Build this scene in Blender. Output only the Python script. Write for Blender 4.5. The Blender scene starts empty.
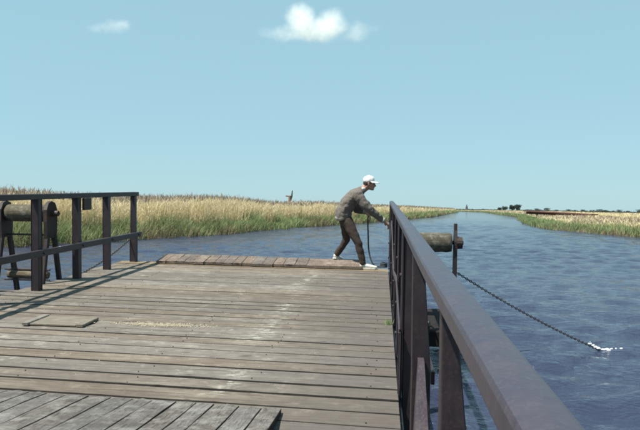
import bpy, bmesh, math, random
import numpy as np
from mathutils import Vector, Matrix, noise

R = math.radians
random.seed(7)
rng = np.random.default_rng(11)
S = bpy.context.scene
COL = S.collection

# ------------------------------------------------------------------ camera
CAM_H = 2.2          # eye above the water
EYE = 1.4            # eye above the ferry deck
cam_d = bpy.data.cameras.new('camera')
cam_d.sensor_width = 36.0
cam_d.lens = 35.0
cam_d.clip_start = 0.05
cam_d.clip_end = 20000
cam = bpy.data.objects.new('camera', cam_d)
COL.objects.link(cam)
cam.matrix_world = (Matrix.Translation((0, 0, CAM_H)) @ Matrix.Rotation(math.atan(61 / 622), 4, 'Z')
                    @ Matrix.Rotation(R(90 - 0.74), 4, 'X') @ Matrix.Rotation(0.0165, 4, 'Z'))
S.camera = cam

# ------------------------------------------------------------------ sky and sun
SUN_POS = Vector((-0.42, -0.30, 1.0)).normalized()      # direction towards the sun
elev = math.asin(SUN_POS.z)
world = bpy.data.worlds.new('World')
S.world = world
world.use_nodes = True
nt = world.node_tree
nt.nodes.clear()
sky = nt.nodes.new('ShaderNodeTexSky')
sky.sky_type = 'NISHITA'
sky.sun_disc = False
sky.sun_elevation = elev
sky.sun_rotation = math.atan2(SUN_POS.x, SUN_POS.y)
sky.altitude = 0
sky.air_density = 1.0
sky.dust_density = 0.3
sky.ozone_density = 2.5
dim = nt.nodes.new('ShaderNodeMix')
dim.data_type = 'RGBA'
dim.blend_type = 'MULTIPLY'
dim.inputs[0].default_value = 1.0
dim.inputs[7].default_value = (0.62, 0.62, 0.62, 1)
tint = nt.nodes.new('ShaderNodeMix')          # even pale cyan of the spring air over the whole dome
tint.data_type = 'RGBA'
tint.inputs[0].default_value = 0.75
tint.inputs[7].default_value = (2.34, 4.02, 4.62, 1)
nt.links.new(dim.outputs[2], tint.inputs[6])
bg = nt.nodes.new('ShaderNodeBackground')
bg.inputs['Strength'].default_value = 0.1
wo = nt.nodes.new('ShaderNodeOutputWorld')
nt.links.new(sky.outputs[0], dim.inputs[6])
nt.links.new(tint.outputs[2], bg.inputs['Color'])
nt.links.new(bg.outputs[0], wo.inputs['Surface'])

sun_d = bpy.data.lights.new('sun', 'SUN')
sun_d.energy = 5.0
sun_d.angle = R(0.53)
sun_d.color = (1.0, 0.95, 0.86)
sun = bpy.data.objects.new('sun', sun_d)
COL.objects.link(sun)
sun.location = (0, 0, 60)
sun.rotation_euler = (-SUN_POS).to_track_quat('-Z', 'Y').to_euler()

vs = S.view_settings
vs.view_transform = 'Standard'
vs.look = 'None'
vs.exposure = 0.82
vs.gamma = 1.0
S.cycles.volume_bounces = 4
S.cycles.max_bounces = 8
S.cycles.filter_width = 1.9

# ------------------------------------------------------------------ material helpers
MATS = {}


class NT:
    """tiny wrapper to write node trees briefly"""

    def __init__(s, name):
        s.m = bpy.data.materials.new(name)
        s.m.use_nodes = True
        s.t = s.m.node_tree
        s.t.nodes.clear()
        s.out = s.t.nodes.new('ShaderNodeOutputMaterial')
        s.p = None
        MATS[name] = s.m

    def n(s, kind, **kw):
        nd = s.t.nodes.new('ShaderNode' + kind)
        for k, v in kw.items():
            setattr(nd, k, v)
        return nd

    def l(s, a, b):
        s.t.links.new(a, b)

    def bsdf(s, color=(0.5, 0.5, 0.5), rough=0.6, **kw):
        s.p = s.n('BsdfPrincipled')
        s.p.inputs['Base Color'].default_value = (*color, 1)
        s.p.inputs['Roughness'].default_value = rough
        for k, v in kw.items():
            s.p.inputs[k.replace('_', ' ')].default_value = v
        s.l(s.p.outputs[0], s.out.inputs['Surface'])
        return s.p

    def coord(s, scale=(1, 1, 1), kind='Object', rand=False):
        tc = s.n('TexCoord')
        mp = s.n('Mapping')
        mp.inputs['Scale'].default_value = scale
        src = tc.outputs[kind]
        if rand:
            oi = s.n('ObjectInfo')
            ml = s.n('VectorMath', operation='MULTIPLY_ADD')
            cb = s.n('CombineXYZ')
            for i in range(3):
                s.l(oi.outputs['Random'], cb.inputs[i])
            s.l(cb.outputs[0], ml.inputs[0])
            ml.inputs[1].default_value = (37, 53, 71)
            s.l(src, ml.inputs[2])
            src = ml.outputs[0]
        s.l(src, mp.inputs['Vector'])
        return mp.outputs[0]

    def noise(s, vec, scale=5, detail=4, rough=0.55, dist=0.0):
        nd = s.n('TexNoise')
        nd.inputs['Scale'].default_value = scale
        nd.inputs['Detail'].default_value = detail
        nd.inputs['Roughness'].default_value = rough
        nd.inputs['Distortion'].default_value = dist
        s.l(vec, nd.inputs['Vector'])
        return nd.outputs['Fac']

    def ramp(s, fac, stops, interp='LINEAR'):
        nd = s.n('ValToRGB')
        nd.color_ramp.interpolation = interp
        cr = nd.color_ramp
        while len(cr.elements) < len(stops):
            cr.elements.new(0.5)
        for e, (p, c) in zip(cr.elements, stops):
            e.position = p
            e.color = (c, c, c, 1) if isinstance(c, (int, float)) else (*c, 1)
        s.l(fac, nd.inputs['Fac'])
        return nd.outputs['Color']

    def mix(s, fac, a, b, blend='MIX'):
        nd = s.n('Mix', data_type='RGBA', blend_type=blend)
        for sock, v in ((nd.inputs[0], fac), (nd.inputs[6], a), (nd.inputs[7], b)):
            if isinstance(v, (int, float)):
                sock.default_value = v
            elif isinstance(v, tuple):
                sock.default_value = (*v, 1)
            else:
                s.l(v, sock)
        return nd.outputs[2]

    def math(s, op, a, b=0.0, c=0.0):
        nd = s.n('Math', operation=op)
        for i, v in enumerate((a, b, c)):
            if isinstance(v, (int, float)):
                nd.inputs[i].default_value = v
            else:
                s.l(v, nd.inputs[i])
        return nd.outputs[0]

    def bump(s, h, strength=0.5, dist=0.01, normal=None):
        nd = s.n('Bump')
        nd.inputs['Strength'].default_value = strength
        nd.inputs['Distance'].default_value = dist
        s.l(h, nd.inputs['Height'])
        if normal is not None:
            s.l(normal, nd.inputs['Normal'])
        return nd.outputs[0]

    def rnd(s):
        return s.n('ObjectInfo').outputs['Random']

    def color(s, sock):
        s.l(sock, s.p.inputs['Base Color'])

    def normal(s, sock):
        s.l(sock, s.p.inputs['Normal'])


def wood(name, dark, mid, light, along='X', worn=0.0, tintvar=0.25, stripe=False):
    m = NT(name)
    m.bsdf(mid, 0.85)
    m.p.inputs['Specular IOR Level'].default_value = 0.25
    g = (1.1, 26, 26) if along == 'X' else ((26, 1.1, 26) if along == 'Y' else (26, 26, 1.1))
    v = m.coord(g, rand=True)
    f1 = m.noise(v, 1.6, 7, 0.68, 0.5)
    v2 = m.coord(tuple(a * 3.2 for a in g), rand=True)
    f2 = m.noise(v2, 1.5, 4, 0.6)
    v3 = m.coord((1, 1, 1))
    blot = m.noise(v3, 1.3, 5, 0.6)
    c = m.ramp(f1, [(0.25, dark), (0.48, mid), (0.75, light)])
    c = m.mix(m.ramp(f2, [(0.4, 0.0), (0.64, 0.6)]), c, tuple(x * 0.62 for x in dark))
    # weather blotches: greyer and browner patches
    c = m.mix(m.ramp(blot, [(0.38, 0.0), (0.68, 0.55)]), c, tuple(x * y for x, y in zip(mid, (0.62, 0.6, 0.6))))
    blot2 = m.noise(m.coord((0.5, 2.2, 1)), 2.3, 4, 0.6)
    c = m.mix(m.ramp(blot2, [(0.5, 0.0), (0.75, 0.4)]), c, tuple(min(1, x * 1.25) for x in light))
    # drying cracks along the grain, mottled dirt, dark soaked stains
    g3 = tuple(a * (0.75 if a < 2 else 2.6) for a in g)
    crack = m.noise(m.coord(g3, rand=True), 1.0, 3, 0.55, 0.2)
    c = m.mix(m.ramp(crack, [(0.57, 0.0), (0.65, 0.8)]), c, tuple(x * 0.28 for x in dark))
    mot = m.noise(m.coord((1, 1.6, 1)), 7.0, 5, 0.68)
    c = m.mix(m.ramp(mot, [(0.36, 0.55), (0.56, 0.0)]), c, tuple(x * y for x, y in zip(dark, (0.72, 0.68, 0.68))))
    lite = m.noise(m.coord((1.3, 2.0, 1)), 4.0, 6, 0.7)
    c = m.mix(m.ramp(lite, [(0.56, 0.0), (0.70, 0.55)]), c, tuple(min(1, x * 1.45) for x in light))
    st = m.noise(m.coord((0.55, 1.5, 1)), 1.7, 3, 0.5)
    c = m.mix(m.ramp(st, [(0.58, 0.0), (0.72, 0.65)]), c, tuple(x * y for x, y in zip(dark, (0.75, 0.68, 0.70))))
    big = m.noise(m.coord((1, 1, 1)), 0.55, 4, 0.55)
    c = m.mix(m.ramp(big, [(0.46, 0.0), (0.64, 0.5)]), c, tuple(x * y for x, y in zip(dark, (0.95, 0.88, 0.86))))
    # each board its own tone
    hv = m.n('HueSaturation')
    val = m.n('MapRange')
    m.l(m.rnd(), val.inputs['Value'])
    val.inputs['To Min'].default_value = 1 - tintvar
    val.inputs['To Max'].default_value = 1 + tintvar * 0.8
    m.l(val.outputs[0], hv.inputs['Value'])
    sat = m.n('MapRange')
    wn = m.n('TexWhiteNoise', noise_dimensions='1D')
    m.l(m.rnd(), wn.inputs['W'])
    m.l(wn.outputs['Value'], sat.inputs['Value'])
    sat.inputs['To Min'].default_value = 0.75
    sat.inputs['To Max'].default_value = 1.3
    m.l(sat.outputs[0], hv.inputs['Saturation'])
    m.l(c, hv.inputs['Color'])
    c = hv.outputs[0]
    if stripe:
        # lens vignette painted into the wood: darker towards the handrail side, ragged edge
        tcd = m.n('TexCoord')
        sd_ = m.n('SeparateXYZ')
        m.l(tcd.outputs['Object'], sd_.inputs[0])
        vig_dark = m.math('ADD', sd_.outputs['X'], m.math('MULTIPLY', m.noise(m.coord((1, 1, 1)), 1.1, 6, 0.65), 1.5))
        c = m.mix(m.ramp(m.math('MULTIPLY_ADD', vig_dark, 0.4, 0.5), [(0.33, 0.0), (0.72, 0.72)]), c, (0.080, 0.069, 0.063))
        # flaked white lime / paint, a worn band along the deck and scattered specks
        tc = m.n('TexCoord')
        sx = m.n('SeparateXYZ')
        m.l(tc.outputs['Object'], sx.inputs[0])
        wob = m.math('MULTIPLY_ADD', m.noise(m.coord((1, 0.7, 1)), 1.2, 3), 0.5, -1.33)
        d = m.math('ABSOLUTE', m.math('SUBTRACT', sx.outputs['X'], wob))
        band = m.ramp(d, [(0.0, 1.0), (0.16, 0.0)])
        fl = m.ramp(m.noise(m.coord((6, 14, 6)), 1.6, 5, 0.7), [(0.5, 0.0), (0.6, 1.0)])
        yy = m.ramp(m.noise(m.coord((0.01, 1, 0.01)), 1.1, 2, 0.5), [(0.42, 0.0), (0.52, 1.0)])
        k = m.math('MULTIPLY', m.math('MULTIPLY', band, fl), yy)
        sp = m.ramp(m.noise(m.coord((9, 30, 9)), 1.0, 3, 0.6), [(0.70, 0.0), (0.76, 0.7)])
        k = m.math('MAXIMUM', m.math('MULTIPLY', k, 0.8), m.math('MULTIPLY', sp, 0.55))
        c = m.mix(k, c, (0.36, 0.36, 0.31))
        kn = m.ramp(m.noise(m.coord((3.0, 9, 3), rand=True), 1.6, 2, 0.4), [(0.235, 0.85), (0.27, 0.0)])
        c = m.mix(kn, c, (0.05, 0.042, 0.035))
    if worn:
        w = m.ramp(m.noise(m.coord((4, 4, 4)), 2.2, 6, 0.7), [(0.5, 0.0), (0.62, worn)])
        c = m.mix(w, c, (0.30, 0.30, 0.27))
    m.color(c)
    hgt = m.mix(0.5, m.ramp(f1, [(0.2, 0.0), (0.8, 1.0)]), f2)
    m.normal(m.bump(hgt, 0.9, 0.006))
    return m.m


def paint(name, col, rough=0.5, wornc=(0.2, 0.15, 0.12), amount=0.35, spec=0.4):
    m = NT(name)
    m.bsdf(col, rough)
    m.p.inputs['Specular IOR Level'].default_value = spec
    a = m.noise(m.coord((2.5, 2.5, 2.5), rand=True), 2.0, 8, 0.7)
    b = m.noise(m.coord((14, 14, 3), rand=True), 2.0, 5, 0.65)
    c = m.mix(m.ramp(a, [(0.48, 0.0), (0.7, amount)]), col, wornc)
    c = m.mix(m.ramp(b, [(0.55, 0.0), (0.75, amount)]), c, tuple(x * 0.4 for x in col))
    sp = m.noise(m.coord((1, 1, 1)), 95, 3, 0.7)
    c = m.mix(m.ramp(sp, [(0.52, 0.0), (0.68, amount)]), c, wornc)
    v = m.n('HueSaturation')
    mr = m.n('MapRange')
    m.l(m.rnd(), mr.inputs['Value'])
    mr.inputs['To Min'].default_value = 0.8
    mr.inputs['To Max'].default_value = 1.2
    m.l(mr.outputs[0], v.inputs['Value'])
    m.l(c, v.inputs['Color'])
    m.color(v.outputs[0])
    r = m.math('MULTIPLY_ADD', a, 0.35, rough - 0.17)
    m.l(r, m.p.inputs['Roughness'])
    m.normal(m.bump(b, 0.5, 0.004))
    return m.m


def plain(name, col, rough=0.8, var=0.25, scale=8, bump=0.3, bdist=0.004, **kw):
    m = NT(name)
    m.bsdf(col, rough, **kw)
    a = m.noise(m.coord((1, 1, 1)), scale, 5, 0.6)
    c = m.mix(m.ramp(a, [(0.3, 0.0), (0.7, 1.0)]), tuple(x * (1 - var) for x in col), tuple(min(1, x * (1 + var)) for x in col))
    m.color(c)
    if bump:
        m.normal(m.bump(a, bump, bdist))
    return m.m


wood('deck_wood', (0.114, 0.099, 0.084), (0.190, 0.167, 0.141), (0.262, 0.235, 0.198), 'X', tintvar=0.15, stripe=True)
wood('flap_wood', (0.082, 0.074, 0.068), (0.135, 0.124, 0.114), (0.19, 0.177, 0.163), 'Y', worn=0.3, tintvar=0.16)
wood('far_flap_wood', (0.10, 0.078, 0.066), (0.165, 0.132, 0.110), (0.235, 0.20, 0.165), 'Y', worn=0.1, tintvar=0.22)
wood('edge_wood', (0.14, 0.105, 0.066), (0.225, 0.178, 0.118), (0.29, 0.245, 0.175), 'X', tintvar=0.12)
wood('hatch_wood', (0.16, 0.148, 0.125), (0.215, 0.20, 0.172), (0.27, 0.255, 0.222), 'X', tintvar=0.1)
wood('drum_wood', (0.045, 0.038, 0.025), (0.12, 0.105, 0.07), (0.235, 0.21, 0.15), 'X', tintvar=0.1, worn=0.3)
wood('roller_wood', (0.10, 0.08, 0.05), (0.19, 0.155, 0.10), (0.28, 0.24, 0.17), 'X', tintvar=0.1)
wood('plank_edge', (0.010, 0.009, 0.008), (0.018, 0.016, 0.014), (0.03, 0.027, 0.023), 'X', tintvar=0.2)
paint('rail_paint', (0.021, 0.0145, 0.018), 0.5, (0.055, 0.038, 0.038), 0.35)
paint('handrail_paint', (0.040, 0.032, 0.050), 0.40, (0.075, 0.064, 0.072), 0.45, 0.6)
paint('strap_paint', (0.045, 0.033, 0.044), 0.42, (0.13, 0.10, 0.10), 0.45)
paint('iron', (0.022, 0.016, 0.016), 0.6, (0.075, 0.04, 0.026), 0.5)
paint('hull_tar', (0.016, 0.013, 0.014), 0.8, (0.04, 0.034, 0.03), 0.4, 0.12)
plain('chain_iron', (0.035, 0.028, 0.026), 0.55, 0.4, 30)
plain('rope_dark', (0.03, 0.035, 0.04), 0.8, 0.3, 60)
plain('nail_iron', (0.05, 0.036, 0.027), 0.7, 0.4, 40)
plain('crumb', (0.33, 0.29, 0.21), 0.95, 0.3, 20)
plain('skin', (0.33, 0.17, 0.115), 0.55, 0.12, 25, 0.15, 0.001)
plain('hair', (0.035, 0.024, 0.017), 0.6, 0.4, 60, 0.6, 0.004)
plain('cap_cloth', (0.62, 0.61, 0.59), 0.85, 0.05, 40, 0.25, 0.003)
plain('shirt_cloth', (0.42, 0.42, 0.41), 0.85, 0.05, 40)
plain('shoe_cloth', (0.55, 0.54, 0.50), 0.75, 0.08, 30, 0.3, 0.003)
plain('sole_rubber', (0.55, 0.53, 0.47), 0.7, 0.1, 30)
plain('trouser_cloth', (0.034, 0.022, 0.017), 0.9, 0.25, 14, 0.5, 0.012)
plain('eye_dark', (0.02, 0.016, 0.014), 0.2, 0.1, 30, 0)
plain('lip', (0.36, 0.16, 0.13), 0.5, 0.1, 30, 0)
plain('hem_cloth', (0.30, 0.285, 0.26), 0.92, 0.2, 90, 0.5, 0.004)
plain('post_brown', (0.16, 0.10, 0.075), 0.85, 0.3, 6)
plain('barn_brown', (0.10, 0.045, 0.035), 0.8, 0.3, 2)
plain('far_stone', (0.07, 0.075, 0.085), 0.9, 0.2, 2)
plain('far_leaf', (0.022, 0.038, 0.030), 0.9, 0.5, 0.35, 0)
plain('far_bark', (0.05, 0.04, 0.03), 0.9, 0.3, 2)
plain('mud', (0.055, 0.043, 0.028), 0.8, 0.4, 3)
plain('foam', (0.85, 0.87, 0.88), 0.6, 0.04, 20)

# knitted wool, marled brown-grey
m = NT('sweater_wool')
m.bsdf((0.2, 0.18, 0.16), 0.95)
a = m.noise(m.coord((1, 1, 1)), 130, 3, 0.6)
b = m.noise(m.coord((1, 1, 1)), 9, 3, 0.5)
c = m.ramp(a, [(0.34, (0.045, 0.036, 0.03)), (0.52, (0.125, 0.107, 0.092)), (0.68, (0.26, 0.235, 0.21))])
c = m.mix(m.ramp(b, [(0.4, 0.0), (0.7, 0.35)]), c, (0.12, 0.10, 0.085))
m.color(c)
m.normal(m.bump(m.mix(0.55, a, b), 0.7, 0.02))

# blades: colour differs from stalk to stalk (random per mesh island)
def blade_mat(name, stops, trans=0.25):
    m = NT(name)
    m.bsdf((0.4, 0.3, 0.15), 0.8)
    m.p.inputs['Specular IOR Level'].default_value = 0.2
    geo = m.n('NewGeometry')
    big = m.noise(m.coord((1, 1, 0.1)), 0.16, 3, 0.6)
    k = m.math('ADD', m.math('MULTIPLY', geo.outputs['Random Per Island'], 0.62), m.math('MULTIPLY', big, 0.42))
    c = m.ramp(k, stops)
    m.color(c)
    tr = m.n('BsdfTranslucent')
    m.l(c, tr.inputs['Color'])
    mx = m.n('MixShader')
    mx.inputs[0].default_value = trans
    m.l(m.p.outputs[0], mx.inputs[1])
    m.l(tr.outputs[0], mx.inputs[2])
    m.l(mx.outputs[0], m.out.inputs['Surface'])
    return m.m


blade_mat('reed_gold', [(0.1, (0.46, 0.36, 0.20)), (0.4, (0.66, 0.55, 0.345)), (0.7, (0.74, 0.645, 0.43)), (1.0, (0.80, 0.73, 0.54))], 0.42)
blade_mat('reed_plume', [(0.1, (0.17, 0.13, 0.11)), (0.6, (0.30, 0.24, 0.19)), (1.0, (0.46, 0.38, 0.28))], 0.35)
blade_mat('sedge_green', [(0.1, (0.095, 0.145, 0.062)), (0.45, (0.20, 0.275, 0.12)), (0.75, (0.32, 0.385, 0.18)), (1.0, (0.56, 0.54, 0.33))], 0.42)
blade_mat('sedge_straw', [(0.1, (0.09, 0.065, 0.04)), (0.5, (0.20, 0.155, 0.095)), (1.0, (0.42, 0.35, 0.22))], 0.35)

# bank soil / far fields
m = NT('bank_soil')
m.bsdf((0.2, 0.17, 0.1), 0.95)
a = m.noise(m.coord((1, 1, 1)), 0.25, 5, 0.6)
b = m.noise(m.coord((1, 1, 1)), 0.02, 3, 0.5)
c = m.ramp(a, [(0.3, (0.30, 0.24, 0.13)), (0.6, (0.44, 0.365, 0.21))])
c = m.mix(m.ramp(b, [(0.45, 0.0), (0.6, 0.6)]), c, (0.10, 0.13, 0.05))
m.color(c)

# river water
m = NT('river_water')
m.bsdf((0.026, 0.032, 0.060), 0.06)
m.p.inputs['IOR'].default_value = 1.333
w2 = m.noise(m.coord((0.9, 1.8, 1)), 4.5, 4, 0.6, 0.4)
w3 = m.noise(m.coord((1.0, 1.5, 1)), 14.0, 3, 0.6)
m.normal(m.bump(w3, 0.6, 0.016, m.bump(w2, 0.9, 0.075)))

# ------------------------------------------------------------------ mesh helpers

def link(o, parent=None):
    COL.objects.link(o)
    if parent is not None:
        o.parent = parent
    return o


def new(name, me, mat=None, parent=None):
    o = bpy.data.objects.new(name, me)
    link(o, parent)
    if mat and not me.materials:
        me.materials.append(MATS[mat])
    return o


def tag(o, label, cat, group=None, kind=None):
    o['label'] = label
    o['category'] = cat
    if group:
        o['group'] = group
    if kind:
        o['kind'] = kind
    return o


def mesh_of(bm, name, smooth=False):
    me = bpy.data.meshes.new(name)
    bmesh.ops.recalc_face_normals(bm, faces=bm.faces)
    bm.to_mesh(me)
    bm.free()
    if smooth:
        me.polygons.foreach_set('use_smooth', [True] * len(me.polygons))
    return me


def add_box(bm, lo, hi, bev=0.0, mat=None):
    lo, hi = Vector(lo), Vector(hi)
    r = bmesh.ops.create_cube(bm, size=1.0)
    c, s = (lo + hi) / 2, hi - lo
    for v in r['verts']:
        v.co = Vector((v.co.x * s.x, v.co.y * s.y, v.co.z * s.z)) + c
        if mat is not None:
            v.co = mat @ v.co
    if bev:
        es = list({e for v in r['verts'] for e in v.link_edges})
        bmesh.ops.bevel(bm, geom=es, offset=bev, segments=1, affect='EDGES')


def add_bar(bm, a, b, w, h, up=(0, 0, 1), bev=0.0):
    """rectangular bar from a to b, w across, h along 'up'"""
    a, b = Vector(a), Vector(b)
    d = (b - a)
    L = d.length
    y = d.normalized()
    u = Vector(up)
    x = y.cross(u).normalized()
    z = x.cross(y)
    M = Matrix(((x.x, y.x, z.x, a.x), (x.y, y.y, z.y, a.y), (x.z, y.z, z.z, a.z), (0, 0, 0, 1)))
    add_box(bm, (-w / 2, 0, -h / 2), (w / 2, L, h / 2), bev, M)


def add_tube(bm, pts, rads, seg=12, cap=True):
    pts = [Vector(p) for p in pts]
    if isinstance(rads, (int, float)):
        rads = [rads] * len(pts)
    rings = []
    ref = None
    for i, p in enumerate(pts):
        d = (pts[min(i + 1, len(pts) - 1)] - pts[max(i - 1, 0)])
        if d.length < 1e-9:
            d = Vector((0, 0, 1))
        d.normalize()
        if ref is None:
            ref = Vector((0, 0, 1)) if abs(d.z) < 0.9 else Vector((1, 0, 0))
        u = d.cross(ref).normalized()
        v = u.cross(d).normalized()
        ref = v
        rings.append([bm.verts.new(p + (u * math.cos(t) + v * math.sin(t)) * rads[i])
                      for t in (2 * math.pi * k / seg for k in range(seg))])
    for r0, r1 in zip(rings, rings[1:]):
        for k in range(seg):
            bm.faces.new((r0[k], r0[(k + 1) % seg], r1[(k + 1) % seg], r1[k]))
    if cap:
        bm.faces.new(rings[0][::-1])
        bm.faces.new(rings[-1])


def empty(name, parent=None):
    o = bpy.data.objects.new(name, None)
    o.empty_display_size = 0.3
    return link(o, parent)


def part(name, build, mat, parent, smooth=False):
    bm = bmesh.new()
    build(bm)
    return new(name, mesh_of(bm, name, smooth), mat, parent)


# ================================================================== SETTING
# river banks as polylines; the river runs away from the ferry between them
LEFT = [(-160, -60), (-80, -20), (-45, 4), (-25, 20), (-18.2, 27.7), (-16.4, 30.3), (-14.7, 36.8), (-11.4, 46.5), (-7.7, 67), (-3.6, 82),
        (6.7, 131), (19.7, 212), (36, 330), (57, 490), (40, 620), (-80, 820)]
RIGHT = [(34, -60), (32, -10), (26, 32), (22.1, 55), (20.6, 67), (19.6, 78), (22.4, 98), (31, 145), (43.5, 206), (56, 306),
         (72, 430), (82, 560), (60, 760), (-60, 1010)]


def resample(poly, step0=1.5, k=0.02):
    """denser points near the ferry, smooth and a little ragged"""
    P = [Vector((x, y, 0)) for x, y in poly]
    out = []
    for i in range(len(P) - 1):
        p0, p1, p2, p3 = P[max(i - 1, 0)], P[i], P[i + 1], P[min(i + 2, len(P) - 1)]
        L = (p2 - p1).length
        n = max(2, int(L / (step0 + k * p1.length)))
        for j in range(n):
            t = j / n
            q = 0.5 * ((2 * p1) + (p2 - p0) * t + (2 * p0 - 5 * p1 + 4 * p2 - p3) * t * t + (3 * p1 - p0 - 3 * p2 + p3) * t ** 3)
            out.append(q)
    out.append(P[-1])
    res = []
    for i, q in enumerate(out):
        d = (out[min(i + 1, len(out) - 1)] - out[max(i - 1, 0)]).normalized()
        nrm = Vector((-d.y, d.x, 0))
        res.append(q + nrm * (noise.noise(q * 0.23) * 0.8 + noise.noise(q * 0.9) * 0.25))
    return res


LB, RB = resample(LEFT), resample(RIGHT)


def land(name, bank, side, label):
    """side=-1: land lies left of the line of travel"""
    offs = [(0.0, -0.5), (0.15, 0.02), (0.7, 0.16), (3.5, 0.28), (14, 0.32), (60, 0.35)]
    vs_, fs = [], []
    for i, q in enumerate(bank):
        d = (bank[min(i + 1, len(bank) - 1)] - bank[max(i - 1, 0)]).normalized()
        nrm = Vector((-d.y, d.x, 0)) * (1 if side < 0 else -1)
        sc = min(1.0, 0.15 + max(0, 700 - q.length) / 900)
        for o_, z in offs:
            p = q + nrm * (o_ * (sc if o_ > 3 else 1))
            vs_.append((p.x, p.y, z))
        vs_.append((side * 7000 + q.x, q.y * 2.0 + 300, 0.35))
    n = len(offs) + 1
    for i in range(len(bank) - 1):
        for k in range(n - 1):
            fs.append((i * n + k, i * n + k + 1, (i + 1) * n + k + 1, (i + 1) * n + k))
    me = bpy.data.meshes.new(name)
    me.from_pydata(vs_, [], fs)
    me.materials.append(MATS['bank_soil'])
    me.materials.append(MATS['mud'])
    for i, p in enumerate(me.polygons):
        p.material_index = 1 if i % (n - 1) < 4 else 0
    bm = bmesh.new()
    bm.from_mesh(me)
    bmesh.ops.recalc_face_normals(bm, faces=bm.faces)
    if sum(f.normal.z for f in bm.faces) < 0:
        bmesh.ops.reverse_faces(bm, faces=bm.faces)
    bm.to_mesh(me)
    bm.free()
    o = link(bpy.data.objects.new(name, me))
    o['kind'] = 'structure'
    return o


land('river_bank_left', LB, -1, '')
land('river_bank_right', RB, 1, '')
# far land closing the horizon behind the bend
me = bpy.data.meshes.new('far_land')
me.from_pydata([(-9000, 960, 0.30), (9000, 960, 0.30), (12000, 9000, 0.4), (-12000, 9000, 0.4)], [], [(0, 1, 2, 3)])
me.materials.append(MATS['bank_soil'])
o = link(bpy.data.objects.new('far_land', me))
o['kind'] = 'structure'

def river_mesh():
    """wind-ruffled water: real small waves out to 150 m, flat sheet below and beyond"""
    ys = [-6.0]
    while ys[-1] < 150:
        ys.append(ys[-1] + 0.055 + 0.0042 * max(0.0, ys[-1] - 4))
    ys = np.array(ys)
    xs = np.concatenate([np.arange(-42, -9, 0.22), np.arange(-9, 16, 0.11), np.arange(16, 46, 0.2)])
    X, Y = np.meshgrid(xs, ys)
    D = np.hypot(X, Y)
    cell = 0.055 + 0.0042 * np.maximum(0, Y - 4)
    Z = np.zeros_like(X)
    wr = np.random.default_rng(5)
    for k in range(72):
        lam = 0.34 * (2.2 / 0.34) ** wr.random()
        th = np.pi / 2 + 0.25 + wr.normal(0, 0.5)
        kx, ky = np.cos(th) * 2 * np.pi / lam, np.sin(th) * 2 * np.pi / lam
        amp = 0.0058 * lam ** 0.85 * (0.6 + 0.8 * wr.random())
        ph = wr.random() * 6.28
        warp = 0.35 * np.sin(X * 0.21 + k) + 0.35 * np.sin(Y * 0.17 + 2.1 * k)
        fade = np.clip((lam / np.maximum(cell, 0.11 * abs(np.cos(th))) - 2.5) / 2.5, 0, 1)
        wave = np.sin(kx * X + ky * Y + ph + warp * 2.2)
        Z += amp * fade * (wave + 0.22 * np.cos(2 * (kx * X + ky * Y + ph + warp * 2.2)))
    gust = 0.75 + 0.3 * np.sin(X * 0.09 + 1.3 * np.sin(Y * 0.11)) * np.sin(Y * 0.16 + X * 0.05 + 1.0)
    Z *= gust
    edge = np.minimum.reduce([X - xs[0], xs[-1] - X, Y - ys[0], ys[-1] - Y])
    Z *= np.clip(edge / 3.0, 0, 1)
    V = np.stack([X, Y, Z], -1).reshape(-1, 3)
    ny, nx = X.shape
    i = (np.arange(ny - 1)[:, None] * nx + np.arange(nx - 1)[None, :]).ravel()
    F = np.stack([i, i + 1, i + 1 + nx, i + nx], 1)
    n0 = len(V)
    V = np.concatenate([V, np.array([(-400, -200, -0.16), (600, -200, -0.16), (600, 1100, -0.06), (-400, 1100, -0.06)])])
    F = np.concatenate([F, np.array([[n0, n0 + 1, n0 + 2, n0 + 3]])])
    me = quads_mesh('river', V, F, 'river_water')
    me.polygons.foreach_set('use_smooth', np.ones(len(F), dtype=bool))
    return me


def quads_mesh(name, V, F, mat):
    me = bpy.data.meshes.new(name)
    me.vertices.add(len(V))
    me.vertices.foreach_set('co', V.astype(np.float32).ravel())
    me.loops.add(F.size)
    me.loops.foreach_set('vertex_index', F.astype(np.int32).ravel())
    me.polygons.add(len(F))
    me.polygons.foreach_set('loop_start', np.arange(0, F.size, 4, dtype=np.int32))
    me.update(calc_edges=True)
    me.materials.append(MATS[mat])
    return me


o = link(bpy.data.objects.new('river', river_mesh()))
o['kind'] = 'structure'


# ------------------------------------------------------------------ reeds and sedge
def bank_samples(bank, n, dmin, dmax, side, ymax=700, ymin=-15):
    """random points on the land side of a bank, thinning out with distance"""
    P = np.array([(p.x, p.y) for p in bank])
    seg = P[1:] - P[:-1]
    L = np.linalg.norm(seg, axis=1)
    mid = (P[1:] + P[:-1]) / 2
    dist = np.linalg.norm(mid, axis=1)
    w = L / np.maximum(dist, 25) ** 1.25
    w[(mid[:, 1] > ymax) | (mid[:, 1] < ymin)] = 0
    w /= w.sum()
    idx = rng.choice(len(L), n, p=w)
    t = rng.random(n)[:, None]
    base = P[idx] + seg[idx] * t
    nrm = np.stack([-seg[idx, 1], seg[idx, 0]], 1) / L[idx][:, None]
    if side > 0:
        nrm = -nrm
    off = rng.random(n)
    d = np.linalg.norm(base, axis=1)
    off = dmin + (dmax - dmin) * off
    return base + nrm * off[:, None], off, d


def ground_z(off):
    return np.interp(off, [0, 0.15, 0.7, 3.5, 14], [-0.1, 0.02, 0.16, 0.28, 0.32])


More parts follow.
